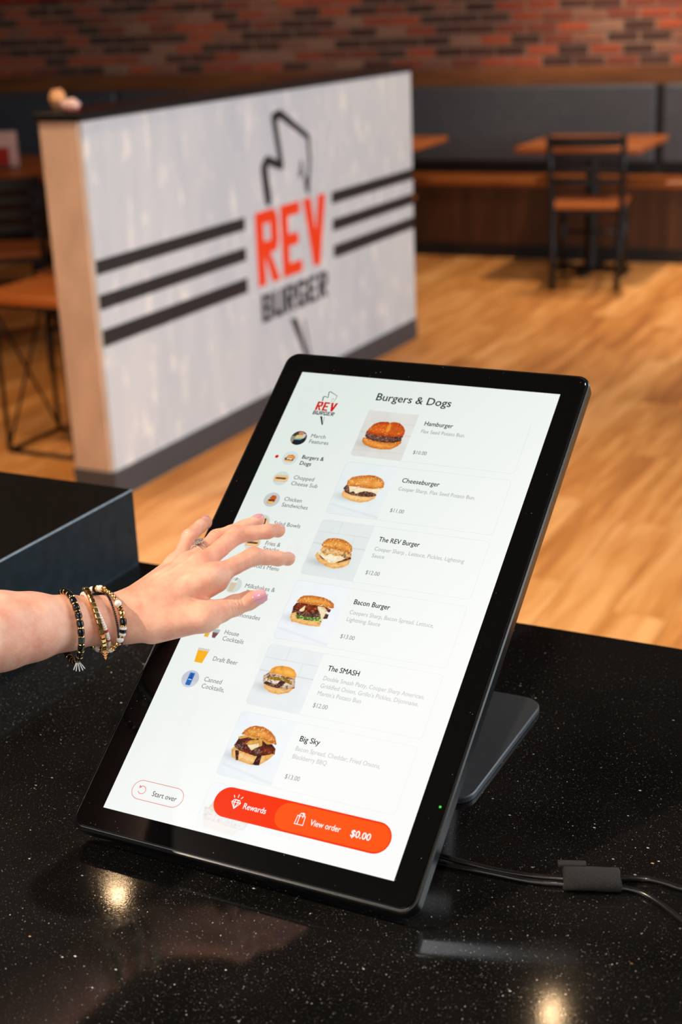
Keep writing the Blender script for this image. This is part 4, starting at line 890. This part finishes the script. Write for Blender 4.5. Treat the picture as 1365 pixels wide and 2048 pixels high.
me.update(calc_edges=True); me.polygons.foreach_set('use_smooth', [True] * len(F)); me.materials.append(M['skin'])
arm = link('arm', me, pr)
sm = arm.modifiers.new('smooth', 'SMOOTH'); sm.factor = .4; sm.iterations = 1

def to_world(p): return Vector(tuple(np.asarray(p) / 1000.0)) + SO - PO
def nail(tip, a, dv, ln, wd, start):
    sd = np.cross(a, dv); nu, nv = 15, 13; v = []; f = []
    U_, W_ = np.meshgrid(np.linspace(0, 1, nu), np.linspace(-1, 1, nv), indexing='ij'); u = U_.ravel(); w_ = W_.ravel()
    # rounded base, squared tip
    half = wd / 2 * np.where(u < .3, np.sqrt(np.clip(1 - ((.3 - u) / .34) ** 2, 0, 1)), 1 - .10 * np.clip((u - .55) / .45, 0, 1) - .22 * np.clip((u - .86) / .14, 0, 1) ** 2)
    base = tip + a * (start + u * ln)[:, None] + sd * (w_ * half)[:, None]; P = (base + dv * 16).astype(np.float32)
    for _ in range(40): d = sdf(P); P = P - dv.astype(np.float32) * np.clip(d - .05, -1, 4)[:, None] * .7
    hgt = (P - tip) @ dv; hgt = hgt.reshape(nu, nv)
    # free edge keeps straight on instead of following the fingertip down
    for k in range(1, nu):
        if k / (nu - 1) > .55: hgt[k] = np.maximum(hgt[k], hgt[k - 1] - .10 - .02 * k)
    arch = (.55 * (1 - np.abs(W_) ** 2.5) + .02); rise = np.clip(U_ / .12, 0, 1)
    top = base + dv * (hgt + arch * (.35 + .65 * rise) - .12).ravel()[:, None]; bot = base + dv * (hgt - .6).ravel()[:, None]
    n = nu * nv; v = [to_world(p) for p in top] + [to_world(p) for p in bot]
    for i in range(nu - 1):
        for j in range(nv - 1):
            q = (i * nv + j, i * nv + j + 1, (i + 1) * nv + j + 1, (i + 1) * nv + j); f.append(q); f.append(tuple(n + x for x in q[::-1]))
    edge = [j for j in range(nv)] + [i * nv + nv - 1 for i in range(1, nu)] + [(nu - 1) * nv + j for j in range(nv - 2, -1, -1)] + [i * nv for i in range(nu - 2, 0, -1)]
    for k in range(len(edge)): p_, q_ = edge[k], edge[(k + 1) % len(edge)]; f.append((p_, q_, n + q_, n + p_))
    bm = bmesh.new(); vs_ = [bm.verts.new(x) for x in v]
    for q in f:
        try: bm.faces.new([vs_[x] for x in q])
        except ValueError: pass
    bmesh.ops.recalc_face_normals(bm, faces=bm.faces); me = bpy.data.meshes.new('fingernail'); bm.to_mesh(me); bm.free(); me.materials.append(M['nail'])
    o = link('fingernail', me, pr); smoothed(o, 50); o['label'] = 'glossy pink nail'; return o
for k, ln, wd, st_ in (('2', 9.2, 8.6, -4.6), ('3', 9.2, 8.8, -4.8), ('4', 9, 8.2, -5.0), ('5', 8.4, 7.4, -4.4)):
    a = nrm(J['T' + k] - J['D' + k]); nail(J['T' + k], a, dorsal(a), ln, wd, st_)
a = nrm(J['T1'] - J['P1']); nail(J['T1'], a, dorsal(a, nrm(CAMV - J['T1'])), 12.6, 11.4, -6.0)

# ---------------------------------------------------------------- rings on the ring finger
def finger_ring(name, label, frac, rad, stone):
    c = J['M4'] * (1 - frac) + J['P4'] * frac; a = nrm(J['P4'] - J['M4']); dv = dorsal(a); sd = np.cross(a, dv)
    ctr = Vector(tuple(c / 1000)) + SO; t = thing(name, label, 'ring', ctr, 0, 'rings on the ring finger')
    L = lambda p: Vector(tuple(np.asarray(p) / 1000))
    ringp = [L(sd * math.cos(x) * rad + dv * math.sin(x) * rad) for x in [2 * PI * k / 40 for k in range(40)]]
    B().tube(ringp, .00085, 8, True).build('band', M['ring_metal'], t, True)
    b = B()
    for k in range(-7, 8):
        x = PI / 2 + k * .17; p = L(sd * math.cos(x) * (rad + .9) + dv * math.sin(x) * (rad + .9)); b.box([q - .00065 for q in p], [q + .00065 for q in p], .0003)
    b.build('small_stones', M['diamond'], t)
    if stone:
        up = nrm(dv * .92 + sd * .0 + a * .1); top = dv * (rad + 2.2); Mx = Matrix.Translation(L(top)) @ Vector(tuple(up)).to_track_quat('Z', 'Y').to_matrix().to_4x4()
        B().lathe([(.0004, -.0022), (.0026, .0), (.0027, .0006), (.0017, .0014), (.0003, .0015)], 8, Mx).build('centre_stone', M['diamond'], t)
        b = B()
        for k in range(12):
            q = Mx @ Vector((.0036 * math.cos(k * PI / 6), .0036 * math.sin(k * PI / 6), .0002)); b.box([x - .0008 for x in q], [x + .0008 for x in q], .0003)
        b.build('halo_stones', M['diamond'], t)
        B().lathe([(.0016, -.003), (.0042, -.0008), (.0044, .0001), (.0036, .0003)], 16, Mx).build('setting', M['ring_metal'], t)
    return t
finger_ring('finger_ring', 'ring with large round halo stone, worn above the plain band', .52, 8.1, True)
finger_ring('finger_ring', 'slim stone-set band, worn knuckle side of the halo ring', .40, 8.4, False)

# ---------------------------------------------------------------- bracelets
BP = np.array((-37.9, 70.3, 135.7)); BA = np.array((.49, .85, -.18)); BA /= np.linalg.norm(BA)
BD1 = CAMV - BP; BD1 = nrm(BD1 - BA * (BD1 @ BA)); BD2 = np.cross(BD1, BA); BD2 = BD2 if BD2[2] > 0 else -BD2
def loop(mid, ds, sf, rt, rb, rf, rback=22.0, top_turn=0):
    def pos(x):
        c, s = math.cos(x), math.sin(x)
        al = mid + ds * s + (sf - mid) * c; r2 = (rt if s > 0 else rb) * s; r1 = (rf if c > 0 else rback) * c
        return BP + BA * al + BD2 * r2 + BD1 * r1
    N_ = 720; pts = [pos(2 * PI * k / N_) for k in range(N_ + 1)]; ln = np.concatenate([[0], np.cumsum([np.linalg.norm(pts[k + 1] - pts[k]) for k in range(N_)])])
    def at(s):  # point and tangent at arc length s, from the top round the camera side
        s = (s + ln[180]) % ln[-1] if False else (ln[180] - s) % ln[-1]
        x = np.interp(s, ln, np.linspace(0, 2 * PI, N_ + 1)); return pos(x), nrm(pos(x - .01) - pos(x + .01))
    return at, ln[-1]
def bead_matrix(p, t, out=None):
    c = BP + BA * ((p - BP) @ BA); r = nrm(p - c); t = np.asarray(t); r = nrm(r - t * (r @ t)); s = np.cross(t, r)
    Mx = Matrix(((s[0], r[0], t[0], 0), (s[1], r[1], t[1], 0), (s[2], r[2], t[2], 0), (0, 0, 0, 1))); Mx.translation = Vector(tuple(np.asarray(p) / 1000)) + SO - BO
    return Mx
BO = Vector(tuple(BP / 1000)) + SO
mm = .001
def lathe_mesh(name, mat, prof, seg=12): return smooth_me(B().lathe([(r * mm, z * mm) for r, z in prof], seg).mesh(name, mat))
def smooth_me(me): me.polygons.foreach_set('use_smooth', [True] * len(me.polygons)); me.set_sharp_from_angle(angle=math.radians(40)); return me
ME = {'black': lathe_mesh('black_bead', M['onyx'], [(1.6, -2.7), (2.7, -2.3), (2.95, -1.4), (2.95, 1.4), (2.7, 2.3), (1.6, 2.7)], 14),
      'green': lathe_mesh('green_bead', M['teal_bead'], [(1.6, -2.6), (2.8, -2.1), (2.8, 2.1), (1.6, 2.6)], 14),
      'spacer': lathe_mesh('gold_spacer', M['gold'], [(1.4, -.75), (2.7, -.6), (3.0, 0), (2.7, .6), (1.4, .75)], 14),
      'cube': B().box((-2.1 * mm, -2.1 * mm, -2.0 * mm), (2.1 * mm, 2.1 * mm, 2.0 * mm), .5 * mm).mesh('gold_cube_bead', M['gold']),
      'seed': lathe_mesh('white_seed_bead', M['white_bead'], [(.9, -1.0), (1.7, -.8), (1.8, 0), (1.7, .8), (.9, 1.0)], 10),
      'redseed': lathe_mesh('red_seed_bead', M['red_bead'], [(.9, -1.1), (1.8, -.9), (1.8, .9), (.9, 1.1)], 10),
      'pearl': lathe_mesh('pearl_bead', M['pearl'], [(3.1 * math.sin(PI * k / 10) + .05, -3.1 * math.cos(PI * k / 10)) for k in range(11)], 14),
      'goldball': lathe_mesh('gold_bead', M['gold'], [(1.75 * math.sin(PI * k / 8) + .05, -1.75 * math.cos(PI * k / 8)) for k in range(9)], 10),
      'bigold': lathe_mesh('large_gold_bead', M['gold'], [(2.9 * math.sin(PI * k / 10) + .05, -2.9 * math.cos(PI * k / 10)) for k in range(11)], 14),
      'disc': lathe_mesh('white_disc_bead', M['white_bead'], [(1.2, -1.2), (3.0, -1.0), (3.2, 0), (3.0, 1.0), (1.2, 1.2)], 14),
      'bdisc': lathe_mesh('black_disc_bead', M['onyx'], [(1.2, -1.4), (2.8, -1.1), (2.9, 0), (2.8, 1.1), (1.2, 1.4)], 14)}
LEN_ = {'black': 5.5, 'green': 5.3, 'spacer': 1.5, 'cube': 4.45, 'seed': 2.0, 'redseed': 2.2, 'pearl': 6.1, 'goldball': 3.4, 'bigold': 5.7, 'disc': 2.4, 'bdisc': 2.7}
def bracelet(label, at, total, seq, start=0.0, rep=True, core=None):
    t = thing('bracelet', label, 'bracelet', BO, 0, 'beaded bracelets on the wrist')
    cordm = core or M['thread']; N_ = 60
    B().tube([Vector(tuple(at(total * k / N_)[0] / 1000)) + SO - BO for k in range(N_)], .0005, 6, True).build('cord', cordm, t, True)
    s = start; i = 0; cyc = 0.0
    while True:
        k = seq[i % len(seq)] if rep else (seq[i] if i < len(seq) else None)
        if k is None or s + LEN_[k] > start + total - .3: break
        p, tg = at(s + LEN_[k] / 2); o = link(ME[k].name, ME[k], t); o.matrix_local = bead_matrix(p, tg); s += LEN_[k] + .06; i += 1
    return t
at, T_ = loop(-28.3, -2.4, -30.6, 27.2, 32.4, 28.0, 28)
b1 = bracelet('bracelet of black beads with gold spacers, farthest up the forearm', at, T_, ['black', 'spacer'] * 9 + ['green', 'spacer'] + ['black', 'spacer'] * 20, -8)
lowp, _ = at(T_ * .46); b = B(); lp = Vector(tuple(lowp / 1000)) + SO - BO
for k in range(5):
    d = Vector(tuple(BD2 * -1 + BA * (-.9 + .45 * k) + BD1 * .3)).normalized(); b.tube([lp, lp + d * .004 + Vector((0, 0, -.001)), lp + d * .0078 + Vector((0, 0, -.0025))], .00042, 6)
b.build('thread_ends', M['thread'], b1)
at, T_ = loop(-5.0, -6.0, -12.4, 27.8, 26.2, 24.2, 24.2)
b2 = bracelet('bracelet of square gold beads, second up from the hand', at, T_, ['cube'], -10)
lowp, _ = at(T_ * .44); lp = Vector(tuple(lowp / 1000)) + SO - BO
for k in range(4):   # small leaf-like gold charm hanging under the wrist
    b = B(); z = -.0015 - .0026 * k; wv = (.0034, .0032, .0026, .0016)[k]; r_ = Vector(tuple(BA)); o_ = Vector(tuple(BD1))
    c0 = lp + Vector((0, 0, z)); v = [c0 - r_ * wv + Vector((0, 0, .0018)), c0 + Vector((0, 0, -.0014)), c0 + r_ * wv + Vector((0, 0, .0018)), c0 + Vector((0, 0, .0010))]
    b.raw([q + o_ * .0006 for q in v] + [q - o_ * .0006 for q in v], [(0, 1, 2, 3), (7, 6, 5, 4), (0, 4, 5, 1), (1, 5, 6, 2), (2, 6, 7, 3), (3, 7, 4, 0)]).build('charm_leaf', M['gold'], b2)
at, T_ = loop(-4.2, -9.2, -9.0, 24.0, 23.4, 23.6, 23.4)
b3 = bracelet('thin white seed bead bracelet with two red beads', at, T_, ['seed'] * 25 + ['redseed'] + ['seed'] * 4 + ['redseed'] + ['seed'] * 70, -4, False)
at, T_ = loop(1.5, -2.0, 9.6, 27.5, 25.8, 25.6, 25.5)
seq = ['pearl', 'bdisc', 'spacer', 'pearl', 'spacer'] + ['goldball'] * 5 + ['pearl', 'spacer', 'spacer', 'bigold', 'spacer', 'black', 'spacer', 'disc', 'bdisc', 'disc', 'spacer', 'pearl', 'spacer', 'goldball', 'goldball', 'spacer', 'pearl', 'spacer', 'goldball'] + ['bdisc', 'spacer', 'pearl', 'spacer'] * 8
b4 = bracelet('bracelet of pearls, gold balls and black and white beads nearest the hand', at, T_, seq, -9.0, False)
b5 = thing('bracelet', 'thin bracelet of tiny black seed beads under the pearl bracelet', 'bracelet', BO, 0, 'beaded bracelets on the wrist')
b = B()
for (mid, ds, sf, rt, rb) in ((8.0, -3.5, 4.0, 24.8, 27.4), (11.5, -2.0, 8.8, 24.6, 27.0)):
    at, T_ = loop(mid, ds, sf, rt, rb, 24.5, 24.5); n_ = int(T_ / 1.9)
    for k in range(n_):
        p, tg = at(T_ * k / n_); b.lathe([(.0004, -.0008), (.00105, -.0005), (.00105, .0005), (.0004, .0008)], 7, bead_matrix(p, tg))
o = b.build('seed_beads', M['onyx'], b5, True); o['kind'] = 'stuff'
